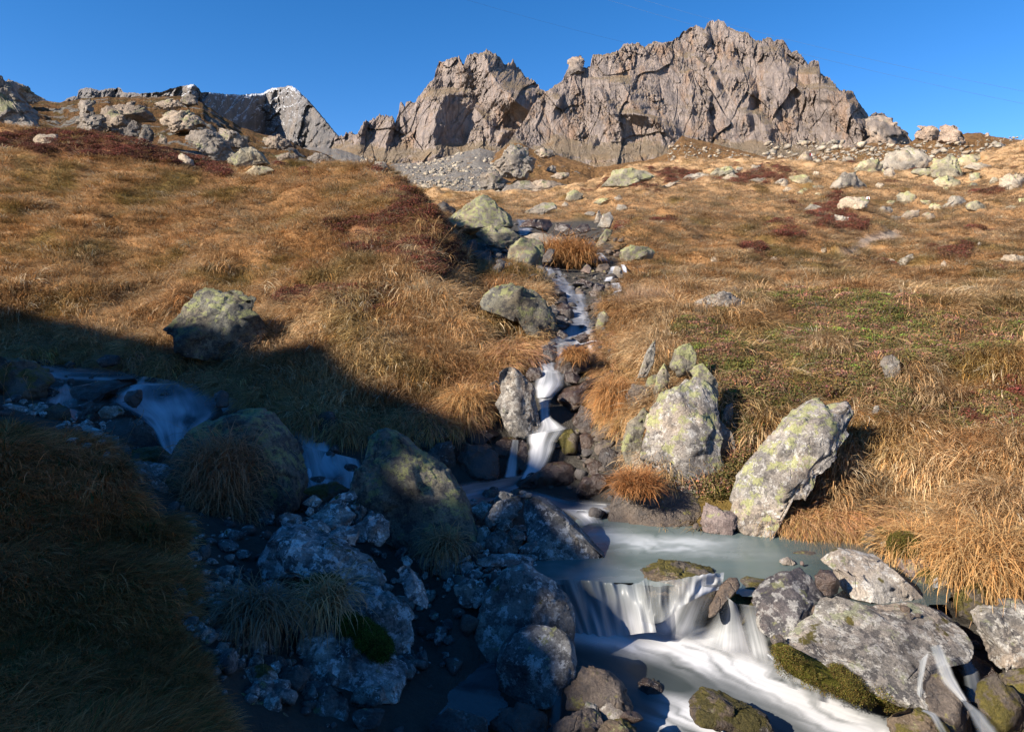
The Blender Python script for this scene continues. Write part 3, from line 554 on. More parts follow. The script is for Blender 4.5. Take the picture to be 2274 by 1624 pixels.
rock('tiny brown stone beside the small white stone in the pool', 'L', [(455,370),(470,363),(485,380),(480,395),(458,392)], 'pink', 0.9, d=6.1, name='stone')
rock('flat brown rock just awash in the pool', 'L', [(370,330),(410,292),(560,300),(630,325),(600,350),(480,345)], 'brown', 1.4, d=6.35, name='rock', rough=0.4, shear=1.5)
rock('small dark purple rock at the back of the pool', 'L', [(335,178),(370,125),(420,105),(432,150),(390,178)], 'dark', 0.9, d=6.95, name='rock')
rock('low dark rock right of the purple rock at the back of the pool', 'L', [(425,170),(440,135),(475,140),(495,165),(470,175)], 'brown', 0.9, d=6.95, name='rock')
rock('light flat rock edge under the grass at the back of the pool', 'L', [(515,160),(540,142),(600,145),(610,165),(540,168)], 'pale', 0.9, d=6.95, name='rock')
rock('long brown rock with green moss amid the white water at bottom right', 'K', [(1705,1420),(1740,1350),(1810,1305),(1900,1330),(2050,1400),(2274,1490),(2330,1604),(2200,1660),(2100,1620),(1950,1540),(1800,1500),(1730,1490)], 'mossy', 0.7, d=4.4, shear=0.6)
rock('brown boulder with white crust, half in shade beside the basin', 'K', [(790,1230),(850,1180),(930,1130),(1000,1110),(1080,1140),(1180,1210),(1240,1290),(1290,1390),(1230,1425),(1050,1395),(950,1410),(830,1400),(800,1310)], 'brown', 0.9, d=4.55, shear=0.45)
rock('brown rounded boulder at the bottom edge of the picture', 'K', [(720,1590),(800,1500),(900,1450),(1000,1455),(1080,1500),(1090,1540),(1060,1620),(900,1680),(740,1680)], 'brown', 0.9, d=4.3)
rock('small black and white rock between two brown boulders', 'K', [(1050,1430),(1110,1390),(1200,1395),(1240,1440),(1230,1500),(1160,1540),(1090,1520)], 'white', 0.9, d=4.45, name='rock')
rock('small grey stone tucked left of the black and white rock', 'K', [(945,1440),(960,1390),(1040,1400),(1060,1450),(1000,1470)], 'granite', 0.9, d=4.5, name='stone')
rock('yellow mossy rock at the very bottom beside the white water', 'K', [(1040,1600),(1120,1540),(1220,1530),(1330,1600),(1330,1680),(1050,1700)], 'mossy', 0.9, d=4.25)
rock('dark low rock behind the black and white rock', 'K', [(1200,1500),(1240,1445),(1330,1470),(1370,1500),(1290,1530)], 'wet', 0.9, d=4.4, name='rock')
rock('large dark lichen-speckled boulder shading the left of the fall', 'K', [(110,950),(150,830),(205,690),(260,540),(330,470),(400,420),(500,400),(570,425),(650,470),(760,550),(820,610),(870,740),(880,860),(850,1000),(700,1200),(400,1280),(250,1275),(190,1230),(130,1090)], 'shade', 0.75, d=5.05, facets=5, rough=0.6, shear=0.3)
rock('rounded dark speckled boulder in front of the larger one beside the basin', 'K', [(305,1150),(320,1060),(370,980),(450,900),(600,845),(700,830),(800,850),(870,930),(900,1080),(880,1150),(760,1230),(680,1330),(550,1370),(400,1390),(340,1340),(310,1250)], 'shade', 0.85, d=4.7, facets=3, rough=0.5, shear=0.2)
rock('dark mossy ledge that the veil of water runs over', 'K', [(1300,545),(1380,450),(1520,410),(1660,400),(1800,430),(1900,445),(1950,520),(1900,600),(1700,700),(1560,790),(1460,800),(1350,720)], 'mossy', 0.9, d=5.70, shear=0.0, facets=3)
rock('narrow log-shaped rock sticking out of the fall', 'K', [(1850,770),(1860,700),(1905,600),(1950,530),(2010,480),(2060,480),(2080,530),(2030,590),(1960,640),(1890,750)], 'brown', 0.45, d=5.42, facets=2, rough=0.3, shear=0.5, bury=0.0, sq=0.75)
rock('flat yellow-brown slab at the brink right of the log-shaped rock', 'K', [(1985,660),(2050,560),(2150,490),(2274,500),(2320,560),(2270,680),(2160,720),(2110,800),(2030,790)], 'mossy', 0.9, d=5.5, facets=4, rough=0.4, shear=0.9)
rock('mossy yellow rock below the largest granite boulder, at the bottom edge', 'L', [(1110,1450),(1250,1430),(1400,1490),(1520,1560),(1560,1680),(1160,1700)], 'mossy', 0.9, d=4.3)
rock('wet brown rock under the spout of the largest granite boulder', 'L', [(1340,1250),(1440,1190),(1560,1210),(1620,1300),(1700,1450),(1740,1660),(1560,1660),(1400,1480),(1330,1420)], 'brown', 0.8, d=4.5, shear=0.4)
rock('green mossy boulder in the lower right corner', 'L', [(1960,1230),(2050,1160),(2200,1130),(2300,1200),(2280,1400),(2100,1400),(1980,1320)], 'mossy', 0.9, d=4.6)
rock('dark wet boulder in the lower right corner beneath the mossy one', 'L', [(1790,1270),(1900,1210),(2040,1300),(2120,1420),(2120,1660),(1900,1680),(1800,1600),(1770,1400)], 'mossy', 0.8, d=4.4)
rock('dark wet rock far down in the lower right gap between boulders', 'L', [(1600,1120),(1700,1060),(1860,1130),(1880,1250),(1760,1290),(1640,1260)], 'wet', 0.9, d=4.95)
rock('olive stone between the largest granite boulder and the fall', 'L', [(240,950),(270,910),(330,910),(345,950),(300,985),(255,980)], 'brown', 0.9, d=5.0, name='stone')
rock('small brown stone in the gap behind the grey blotched boulder', 'L', [(495,740),(520,695),(570,690),(590,720),(550,760),(510,770)], 'brown', 0.9, d=5.35, name='stone')
rock('wet rock in the channel between grey blotched and whitish boulders', 'L', [(560,480),(620,440),(700,440),(745,520),(740,600),(640,600),(580,560)], 'wet', 0.9, d=5.35)
rock('brown rock behind the white water at the foot of the right fall', 'K', [(2150,1120),(2200,1030),(2274,1000),(2330,1060),(2330,1200),(2274,1240),(2200,1180)], 'brown', 0.9, d=5.32)
rock('dark rock under the calm tongue of the basin', 'K', [(1330,1240),(1400,1210),(1500,1250),(1530,1300),(1450,1350),(1360,1320)], 'wet', 0.9, d=4.95)
rock('black wet rock under the two speckled boulders at the bottom edge', 'Z', [(1070,1590),(1110,1565),(1170,1560),(1215,1590),(1210,1690),(1075,1690)], 'wet', 0.9, d=4.3)
for k, (pp, dd_) in enumerate([([(1180,690),(1200,730),(1260,745),(1255,700)], 4.95), ([(1225,760),(1260,745),(1300,765),(1260,790)], 4.9), ([(1300,750),(1340,750),(1345,775),(1305,775)], 4.9)]):
    bv_ = np.array([q.co[:] for q in big_r.data.vertices]) + np.array(big_r.location); ce_ = np.array(Z('L', pp)).mean(0); di_ = (U0 + F * bv_[:, 0] / bv_[:, 1] - ce_[0]) ** 2 + (VH - F * bv_[:, 2] / bv_[:, 1] - ce_[1]) ** 2; dd_ = float(bv_[np.argsort(di_)[:20], 1].min())
    rock(['dark round pebble in the film of water on the largest granite boulder, leftmost of three', 'dark oval pebble in the film of water on the largest granite boulder, lowest of three', 'small flat pebble in the film of water on the largest granite boulder, rightmost of three'][k], 'L', pp, 'brown', 0.9, d=dd_ - 0.02, name='pebble', group='pebbles on the largest granite boulder')
# ---- centre
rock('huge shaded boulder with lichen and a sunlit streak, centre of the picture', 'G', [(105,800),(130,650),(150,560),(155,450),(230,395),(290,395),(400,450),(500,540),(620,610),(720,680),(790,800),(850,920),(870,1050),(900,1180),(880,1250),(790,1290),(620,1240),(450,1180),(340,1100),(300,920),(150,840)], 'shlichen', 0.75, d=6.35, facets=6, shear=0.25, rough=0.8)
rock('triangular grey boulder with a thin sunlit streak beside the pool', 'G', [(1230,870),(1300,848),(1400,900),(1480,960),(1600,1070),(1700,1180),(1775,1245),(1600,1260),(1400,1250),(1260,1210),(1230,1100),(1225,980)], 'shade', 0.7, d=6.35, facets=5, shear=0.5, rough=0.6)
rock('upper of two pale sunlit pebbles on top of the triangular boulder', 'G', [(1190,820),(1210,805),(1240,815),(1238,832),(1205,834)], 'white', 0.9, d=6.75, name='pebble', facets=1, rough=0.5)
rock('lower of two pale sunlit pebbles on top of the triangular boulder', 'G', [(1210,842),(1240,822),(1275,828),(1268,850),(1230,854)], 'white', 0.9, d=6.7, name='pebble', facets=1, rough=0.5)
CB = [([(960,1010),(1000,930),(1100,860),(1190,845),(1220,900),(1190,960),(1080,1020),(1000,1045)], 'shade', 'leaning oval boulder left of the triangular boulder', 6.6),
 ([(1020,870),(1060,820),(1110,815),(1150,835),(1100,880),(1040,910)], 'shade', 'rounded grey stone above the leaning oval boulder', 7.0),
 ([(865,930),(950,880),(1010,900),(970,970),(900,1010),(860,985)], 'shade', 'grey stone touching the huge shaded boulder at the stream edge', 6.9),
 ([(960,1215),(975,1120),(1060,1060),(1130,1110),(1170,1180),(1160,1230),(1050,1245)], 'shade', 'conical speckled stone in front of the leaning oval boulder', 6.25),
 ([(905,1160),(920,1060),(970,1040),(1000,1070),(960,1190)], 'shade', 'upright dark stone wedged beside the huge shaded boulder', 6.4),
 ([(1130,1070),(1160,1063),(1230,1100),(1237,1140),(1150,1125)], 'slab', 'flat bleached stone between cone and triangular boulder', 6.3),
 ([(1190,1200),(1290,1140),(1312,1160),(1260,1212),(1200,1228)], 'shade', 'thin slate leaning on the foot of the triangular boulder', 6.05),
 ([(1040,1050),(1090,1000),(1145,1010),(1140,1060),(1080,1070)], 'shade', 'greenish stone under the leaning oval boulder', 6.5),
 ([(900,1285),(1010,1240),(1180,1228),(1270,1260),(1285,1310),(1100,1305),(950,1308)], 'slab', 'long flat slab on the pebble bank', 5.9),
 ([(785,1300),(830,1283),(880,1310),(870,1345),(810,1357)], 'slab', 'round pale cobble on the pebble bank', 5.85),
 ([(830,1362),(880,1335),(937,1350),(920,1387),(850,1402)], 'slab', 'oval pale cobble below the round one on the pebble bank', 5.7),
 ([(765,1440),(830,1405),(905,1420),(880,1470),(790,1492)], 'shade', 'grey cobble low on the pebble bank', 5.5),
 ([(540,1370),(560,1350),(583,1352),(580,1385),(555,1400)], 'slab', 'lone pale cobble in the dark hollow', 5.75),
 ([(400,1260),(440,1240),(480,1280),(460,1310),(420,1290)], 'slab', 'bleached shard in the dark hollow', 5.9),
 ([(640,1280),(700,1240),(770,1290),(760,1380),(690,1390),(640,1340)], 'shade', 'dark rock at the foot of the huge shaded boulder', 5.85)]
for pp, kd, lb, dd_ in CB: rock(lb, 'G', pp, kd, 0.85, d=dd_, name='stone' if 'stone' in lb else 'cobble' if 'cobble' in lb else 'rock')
rock('tall upright rock with yellow lichen left of the narrow cascade', 'G', [(1035,235),(1060,150),(1055,10),(1090,-20),(1170,-10),(1220,40),(1290,120),(1315,260),(1310,380),(1240,435),(1160,430),(1100,370),(1090,300)], 'granite', 0.7, d=9.05, shear=0.15, facets=7, rough=0.9)
CC = [([(1530,390),(1560,320),(1600,240),(1680,280),(1750,335),(1740,410),(1600,420)], 'wet', 'dark pyramid-shaped wet rock right of the lower cascade', None),
 ([(1420,195),(1500,130),(1700,60),(1780,40),(1740,110),(1650,200),(1530,275),(1480,235)], 'wet', 'long brown wet slab slanting above the cascade', None),
 ([(1740,290),(1840,260),(1940,260),(1900,320),(1840,340),(1760,335)], 'wet', 'flat brown rock right of the dark pyramid rock', None),
 ([(1715,450),(1750,370),(1810,345),(1870,380),(1860,410),(1740,468)], 'brown', 'light brown block beside the dark pyramid rock', None),
 ([(1570,530),(1600,440),(1650,420),(1700,460),(1680,520),(1620,562)], 'wet', 'reddish wet block under the dark pyramid rock', None),
 ([(1440,500),(1480,420),(1540,400),(1590,450),(1570,550),(1440,565)], 'mossy', 'mossy dripping rock at the right of the main cascade', None),
 ([(1690,540),(1700,480),(1760,470),(1830,480),(1750,540),(1715,570)], 'brown', 'small brown stone below the light brown block', None),
 ([(1720,600),(1740,530),(1800,520),(1850,560),(1860,640),(1790,695)], 'dark', 'oval grey stone under the slim upright slab', None),
 ([(1830,440),(1850,418),(1882,440),(1852,468)], 'pale', 'little pale stone next to the slim upright slab', None),
 ([(1840,570),(1880,540),(1890,600),(1860,630)], 'brown', 'little brown stone beneath the slim upright slab', None),
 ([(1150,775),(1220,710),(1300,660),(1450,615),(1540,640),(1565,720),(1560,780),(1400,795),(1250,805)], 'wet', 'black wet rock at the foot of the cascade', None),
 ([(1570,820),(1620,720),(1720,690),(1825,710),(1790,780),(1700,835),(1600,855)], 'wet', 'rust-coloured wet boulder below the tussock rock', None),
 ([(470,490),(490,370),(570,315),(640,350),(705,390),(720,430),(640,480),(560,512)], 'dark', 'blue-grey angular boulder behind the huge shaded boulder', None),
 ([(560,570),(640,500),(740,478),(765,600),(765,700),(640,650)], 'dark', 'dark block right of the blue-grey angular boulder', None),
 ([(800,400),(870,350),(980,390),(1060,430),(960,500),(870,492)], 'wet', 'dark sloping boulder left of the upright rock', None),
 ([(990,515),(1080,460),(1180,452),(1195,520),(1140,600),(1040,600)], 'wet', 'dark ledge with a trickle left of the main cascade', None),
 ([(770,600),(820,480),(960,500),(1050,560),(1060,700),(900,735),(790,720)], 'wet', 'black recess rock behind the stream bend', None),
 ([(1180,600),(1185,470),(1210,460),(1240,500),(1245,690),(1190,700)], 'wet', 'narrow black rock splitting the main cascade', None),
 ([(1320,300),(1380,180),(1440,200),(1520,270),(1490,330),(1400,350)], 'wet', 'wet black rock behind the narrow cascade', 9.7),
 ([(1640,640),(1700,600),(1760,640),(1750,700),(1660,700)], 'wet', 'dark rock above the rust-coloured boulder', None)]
for pp, kd, lb, dd_ in CC: rock(lb, 'G', pp, kd, 0.85, d=dd_, name='boulder' if 'boulder' in lb else 'stone' if 'stone' in lb else 'rock')
rock('big pale lichen-covered boulder on the right bank of the cascade', 'Z', [(1432,990),(1436,930),(1478,865),(1525,830),(1572,838),(1597,880),(1602,960),(1592,1040),(1562,1092),(1495,1080),(1450,1060),(1430,1035)], 'lichen2', 0.7, d=7.6, shear=0.3, facets=7)
ZR = [([(1383,1000),(1393,940),(1430,903),(1442,920),(1427,965),(1422,1020),(1400,1045)], 'lichen', 'slim upright lichen slab left of the big pale boulder', 7.9),
 ([(1488,812),(1500,775),(1532,760),(1547,790),(1540,822),(1508,832)], 'lichen', 'rounded lichen rock above the big pale boulder', 8.9),
 ([(1418,832),(1438,775),(1455,752),(1453,790),(1435,832)], 'pale', 'sharp upright splinter of rock on the right bank', 9.2),
 ([(1530,822),(1560,805),(1593,850),(1588,890),(1560,880)], 'lichen', 'lichen shoulder rock at upper right of the big pale boulder', 8.1),
 ([(1450,905),(1458,830),(1475,805),(1485,830),(1480,880),(1462,915)], 'lichen', 'mossy ridge rock between splinter and big pale boulder', 8.8),
 ([(1425,870),(1440,835),(1462,830),(1462,880),(1440,900)], 'lichen', 'low lichen rock beneath the upright splinter', 9.0),
 ([(1578,960),(1600,930),(1625,960),(1630,1030),(1612,1060),(1585,1020)], 'pale', 'grey fin of rock right of the big pale boulder', 7.8),
 ([(1600,930),(1612,900),(1628,892),(1625,925),(1608,945)], 'pale', 'small pale fin in the heath right of the big pale boulder', 8.2),
 ([(1348,1130),(1370,1090),(1450,1070),(1540,1092),(1558,1130),(1535,1172),(1400,1178),(1352,1168)], 'brown', 'dark reddish rock carrying the round tussock at the back of the pool', 7.25),
 ([(1400,1015),(1420,1000),(1440,1030),(1430,1062),(1408,1050)], 'pale', 'small grey rock between the slim slab and the tussock', 7.8),
 ([(1388,885),(1405,850),(1440,860),(1440,895),(1405,905)], 'brown', 'brown lump of rock above the slim upright slab', 8.9)]
for pp, kd, lb, dd_ in ZR: rock(lb, 'Z', pp, kd, 0.8, d=dd_, name='slab' if 'slab' in lb else 'rock', shear=0.2)
rock('long slanting lichen boulder on the far bank of the pool', 'H', [(355,1020),(370,930),(440,830),(560,680),(640,600),(700,500),(800,430),(930,378),(980,415),(1110,400),(1135,480),(1080,570),(1110,610),(1000,690),(930,800),(850,900),(760,1000),(620,1025),(600,1100),(605,1250),(490,1262),(420,1200)], 'lichen2', 0.6, d=6.98, shear=0.45, facets=7)
HR = [([(125,1200),(170,1080),(230,1098),(280,1130),(355,1140),(358,1215),(300,1292),(230,1272),(150,1255)], 'pink', 'pinkish triangular boulder at the back edge of the pool', 6.95),
 ([(340,1230),(350,1140),(400,1150),(470,1200),(500,1255),(400,1262)], 'dark', 'dark flat rock in the shadow between pinkish and slanting boulders', 7.0),
 ([(1320,160),(1350,110),(1400,88),(1442,130),(1440,210),(1415,278),(1370,260),(1350,190)], 'pale', 'grey outcrop with a heather cap in the heath', 9.0),
 ([(1425,575),(1450,545),(1480,540),(1492,560),(1450,588)], 'lichen', 'little lichen stone in the straw grass right of the slanting boulder', 8.0),
 ([(1270,480),(1285,430),(1310,425),(1312,455),(1290,480)], 'pale', 'little grey stone in the shade right of the slanting boulder', 8.1),
 ([(70,1240),(85,1210),(110,1208),(118,1235),(95,1248)], 'brown', 'small brown stone left of the pinkish triangular boulder', 7.0),
 ([(1450,1460),(1470,1415),(1560,1395),(1620,1430),(1640,1490),(1500,1500)], 'pink', 'pink-grey stone half under grass by the right bank', 6.0)][:6]
for pp, kd, lb, dd_ in HR: rock(lb, 'H', pp, kd, 0.8, d=dd_, name='boulder' if 'boulder' in lb else 'stone' if 'stone' in lb else 'rock')
# ---- left
rock('large lichen-patched boulder on the left slope above the stream', 'D', [(1125,490),(1180,430),(1240,380),(1310,270),(1380,230),(1480,245),(1580,218),(1640,240),(1705,300),(1692,360),(1760,420),(1805,480),(1760,560),(1700,630),(1610,690),(1400,675),(1230,620),(1190,540)], 'shlichen', 0.8, d=11.3, shear=0.2, facets=9)
tuss_b = rock('big round boulder half hidden by a hanging tussock', 'Z', [(392,1040),(400,990),(430,950),(480,925),(540,908),(590,918),(622,960),(652,1020),(672,1080),(667,1112),(640,1135),(600,1150),(430,1150),(400,1090)], 'shlichen', 0.8, d=6.9, facets=4, rough=0.7)
DL = [([(850,770),(880,720),(960,720),(985,790),(870,805)], 'dark', 'dark square rock at the far bank of the left stream', None),
 ([(470,880),(600,850),(750,820),(930,812),(935,850),(860,862),(770,890),(700,960),(640,995),(540,990),(505,930)], 'wet', 'flat black rock splitting the left stream', 9.7),
 ([(-80,640),(60,650),(150,700),(250,760),(375,835),(300,930),(200,975),(-80,975)], 'mossy', 'mossy dark boulder at the left edge beside the stream', 9.4),
 ([(650,1050),(700,1005),(790,1000),(832,1040),(800,1072),(680,1082)], 'white', 'pale smooth stone in front of the left fall', 8.3),
 ([(560,1030),(620,985),(715,990),(660,1040),(640,1090),(530,1095)], 'dark', 'dark mossy stone left of the pale smooth stone', 8.4),
 ([(680,1115),(780,1068),(900,1068),(980,1120),(1050,1200),(1055,1275),(960,1285),(850,1265),(740,1205)], 'dark', 'dark frost-dusted boulder at the foot of the left fall', 8.0),
 ([(175,1035),(230,985),(310,1000),(300,1050),(220,1065)], 'shade', 'grey stone beside the mossy boulder at far left', 8.4),
 ([(280,1085),(330,1020),(385,985),(450,1010),(455,1105),(360,1115)], 'mossy', 'mossy round stone in the left stream bed', 8.3),
 ([(850,1285),(1050,1278),(1130,1340),(1165,1425),(1000,1395),(880,1355)], 'mossy', 'black mossy rock below the frost-dusted boulder', 7.5),
 ([(2110,1110),(2140,1040),(2200,1033),(2250,1080),(2280,1200),(2270,1340),(2180,1235)], 'dark', 'dark upright boulder under the grassy bank by the second fall', 8.9),
 ([(1900,1215),(1980,1203),(2012,1260),(2022,1350),(1960,1362),(1920,1300)], 'wet', 'black rock splitting the second fall', 8.5),
 ([(2060,1240),(2110,1215),(2150,1240),(2190,1330),(2210,1400),(2140,1430),(2090,1330)], 'wet', 'round black rock seen through the second fall', 8.75),
 ([(270,1130),(360,1115),(450,1120),(560,1130),(690,1180),(690,1230),(560,1230),(400,1200)], 'slab', 'flat frost-white slab left of the frost-dusted boulder', 8.0),
 ([(640,1280),(700,1190),(790,1200),(830,1260),(800,1300)], 'shade', 'low grey slab at the edge of the grassy mound', 7.9),
 ([(0,1000),(60,985),(180,1010),(200,1050),(100,1070),(0,1050)], 'slab', 'pale slab at the left edge above the grassy mound', 8.2),
 ([(1430,920),(1480,890),(1525,920),(1520,1000),(1460,1010)], 'wet', 'wet dark rock at the right brink of the left fall', 9.4),
 ([(150,730),(180,700),(230,700),(245,745),(190,750)], 'pale', 'tan stone at the head of the left stream', 10.6),
 ([(650,700),(700,660),(790,670),(790,720),(700,740)], 'dark', 'blue-grey rock under the grass at the head of the left stream', 11.2),
 ([(830,960),(850,900),(930,890),(950,960),(900,1010)], 'wet', 'dark hump under the thin water of the left fall', 9.35)]
for pp, kd, lb, dd_ in DL: rock(lb, 'D', pp, kd, 0.85, d=dd_, name='boulder' if 'boulder' in lb else 'stone' if 'stone' in lb else 'slab' if 'slab' in lb else 'rock')
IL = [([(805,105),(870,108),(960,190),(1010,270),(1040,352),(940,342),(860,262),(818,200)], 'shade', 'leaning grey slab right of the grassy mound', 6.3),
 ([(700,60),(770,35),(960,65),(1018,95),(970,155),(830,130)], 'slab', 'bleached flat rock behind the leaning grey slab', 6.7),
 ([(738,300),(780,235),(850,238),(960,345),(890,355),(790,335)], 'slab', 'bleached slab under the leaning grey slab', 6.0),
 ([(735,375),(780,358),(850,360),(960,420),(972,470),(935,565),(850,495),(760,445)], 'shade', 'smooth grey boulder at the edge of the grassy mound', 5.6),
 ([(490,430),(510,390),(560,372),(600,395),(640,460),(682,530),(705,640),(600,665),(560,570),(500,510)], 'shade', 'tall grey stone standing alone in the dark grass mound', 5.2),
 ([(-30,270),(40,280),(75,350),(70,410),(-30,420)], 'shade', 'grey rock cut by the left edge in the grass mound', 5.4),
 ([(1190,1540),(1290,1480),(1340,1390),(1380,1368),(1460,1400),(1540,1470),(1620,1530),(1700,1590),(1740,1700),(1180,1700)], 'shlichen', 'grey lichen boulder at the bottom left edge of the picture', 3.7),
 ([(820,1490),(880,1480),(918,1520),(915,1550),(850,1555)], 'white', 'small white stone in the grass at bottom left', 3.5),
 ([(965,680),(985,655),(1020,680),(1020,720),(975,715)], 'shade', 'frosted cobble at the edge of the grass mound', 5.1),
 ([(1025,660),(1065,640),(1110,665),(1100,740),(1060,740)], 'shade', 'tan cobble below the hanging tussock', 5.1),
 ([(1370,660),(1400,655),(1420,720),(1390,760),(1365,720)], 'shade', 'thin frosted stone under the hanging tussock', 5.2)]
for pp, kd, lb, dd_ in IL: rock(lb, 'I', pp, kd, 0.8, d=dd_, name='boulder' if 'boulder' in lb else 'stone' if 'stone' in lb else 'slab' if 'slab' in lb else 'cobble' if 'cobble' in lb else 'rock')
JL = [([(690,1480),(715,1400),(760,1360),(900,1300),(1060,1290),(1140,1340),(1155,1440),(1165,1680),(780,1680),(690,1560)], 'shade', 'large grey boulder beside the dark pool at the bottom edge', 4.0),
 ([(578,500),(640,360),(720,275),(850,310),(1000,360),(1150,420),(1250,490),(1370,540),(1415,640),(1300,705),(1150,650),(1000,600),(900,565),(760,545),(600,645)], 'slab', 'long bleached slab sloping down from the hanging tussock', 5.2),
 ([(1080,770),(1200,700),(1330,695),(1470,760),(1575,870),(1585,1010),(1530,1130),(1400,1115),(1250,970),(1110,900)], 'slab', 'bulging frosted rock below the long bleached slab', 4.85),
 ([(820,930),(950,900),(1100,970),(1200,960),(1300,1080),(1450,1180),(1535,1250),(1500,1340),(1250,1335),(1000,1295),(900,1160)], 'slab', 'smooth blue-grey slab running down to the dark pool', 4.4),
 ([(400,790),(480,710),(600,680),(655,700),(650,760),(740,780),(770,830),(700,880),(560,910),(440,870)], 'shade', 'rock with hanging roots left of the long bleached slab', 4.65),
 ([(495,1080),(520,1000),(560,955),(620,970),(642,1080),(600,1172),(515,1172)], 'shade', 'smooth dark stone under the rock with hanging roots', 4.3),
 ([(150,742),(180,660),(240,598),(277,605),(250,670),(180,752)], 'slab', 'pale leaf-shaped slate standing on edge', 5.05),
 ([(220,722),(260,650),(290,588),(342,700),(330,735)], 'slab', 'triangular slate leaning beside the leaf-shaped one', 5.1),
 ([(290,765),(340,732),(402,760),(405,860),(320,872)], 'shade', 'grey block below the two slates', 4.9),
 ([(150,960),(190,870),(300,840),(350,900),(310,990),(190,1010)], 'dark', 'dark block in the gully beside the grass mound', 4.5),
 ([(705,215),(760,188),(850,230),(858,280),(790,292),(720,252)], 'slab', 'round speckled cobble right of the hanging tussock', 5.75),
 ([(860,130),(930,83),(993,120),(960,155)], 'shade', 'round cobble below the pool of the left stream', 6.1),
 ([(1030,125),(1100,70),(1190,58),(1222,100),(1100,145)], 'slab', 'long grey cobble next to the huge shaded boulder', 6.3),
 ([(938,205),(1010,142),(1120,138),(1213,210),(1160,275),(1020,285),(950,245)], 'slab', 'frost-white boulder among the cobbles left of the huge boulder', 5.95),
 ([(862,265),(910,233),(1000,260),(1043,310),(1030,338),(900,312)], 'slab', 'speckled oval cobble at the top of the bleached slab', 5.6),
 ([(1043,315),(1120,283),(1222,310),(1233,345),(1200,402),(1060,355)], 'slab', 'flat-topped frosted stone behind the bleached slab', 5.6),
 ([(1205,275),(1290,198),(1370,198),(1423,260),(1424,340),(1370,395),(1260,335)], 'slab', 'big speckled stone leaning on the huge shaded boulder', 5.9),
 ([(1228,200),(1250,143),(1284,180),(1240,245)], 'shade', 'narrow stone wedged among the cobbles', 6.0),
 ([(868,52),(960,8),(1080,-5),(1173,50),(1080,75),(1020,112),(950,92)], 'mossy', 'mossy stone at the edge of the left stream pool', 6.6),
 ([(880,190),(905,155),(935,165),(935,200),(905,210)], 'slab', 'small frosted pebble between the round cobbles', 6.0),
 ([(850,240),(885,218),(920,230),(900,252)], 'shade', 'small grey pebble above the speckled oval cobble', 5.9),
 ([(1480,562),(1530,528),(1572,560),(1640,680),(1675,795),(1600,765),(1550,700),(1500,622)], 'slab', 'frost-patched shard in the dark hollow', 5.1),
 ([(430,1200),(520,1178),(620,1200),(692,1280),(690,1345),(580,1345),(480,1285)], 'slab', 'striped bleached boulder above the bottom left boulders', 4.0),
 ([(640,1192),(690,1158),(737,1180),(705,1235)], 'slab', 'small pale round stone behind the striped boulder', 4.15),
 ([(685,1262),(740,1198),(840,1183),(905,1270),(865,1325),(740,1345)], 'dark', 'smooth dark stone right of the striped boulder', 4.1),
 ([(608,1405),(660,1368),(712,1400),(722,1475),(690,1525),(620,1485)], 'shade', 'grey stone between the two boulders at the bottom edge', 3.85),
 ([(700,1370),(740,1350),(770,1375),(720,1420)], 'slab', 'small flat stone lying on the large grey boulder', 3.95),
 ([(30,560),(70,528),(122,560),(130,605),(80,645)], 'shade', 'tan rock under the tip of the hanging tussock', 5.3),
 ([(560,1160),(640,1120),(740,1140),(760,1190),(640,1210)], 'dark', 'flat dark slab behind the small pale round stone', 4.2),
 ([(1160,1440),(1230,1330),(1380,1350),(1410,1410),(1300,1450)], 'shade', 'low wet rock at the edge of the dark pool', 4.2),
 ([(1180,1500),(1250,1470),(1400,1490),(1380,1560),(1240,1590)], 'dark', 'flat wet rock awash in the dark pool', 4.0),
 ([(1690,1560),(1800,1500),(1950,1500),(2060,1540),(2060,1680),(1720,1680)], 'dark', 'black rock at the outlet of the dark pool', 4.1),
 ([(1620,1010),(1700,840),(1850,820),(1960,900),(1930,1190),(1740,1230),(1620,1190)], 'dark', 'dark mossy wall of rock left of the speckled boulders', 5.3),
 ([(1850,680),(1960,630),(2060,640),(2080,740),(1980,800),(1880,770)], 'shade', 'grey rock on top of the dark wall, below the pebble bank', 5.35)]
for pp, kd, lb, dd_ in JL: rock(lb, 'J', pp, kd, 0.8, d=dd_, name=next((w for w in ('boulder', 'cobble', 'slate', 'slab', 'stone', 'pebble') if w in lb.split(' ')), 'rock'), shear=0.35)
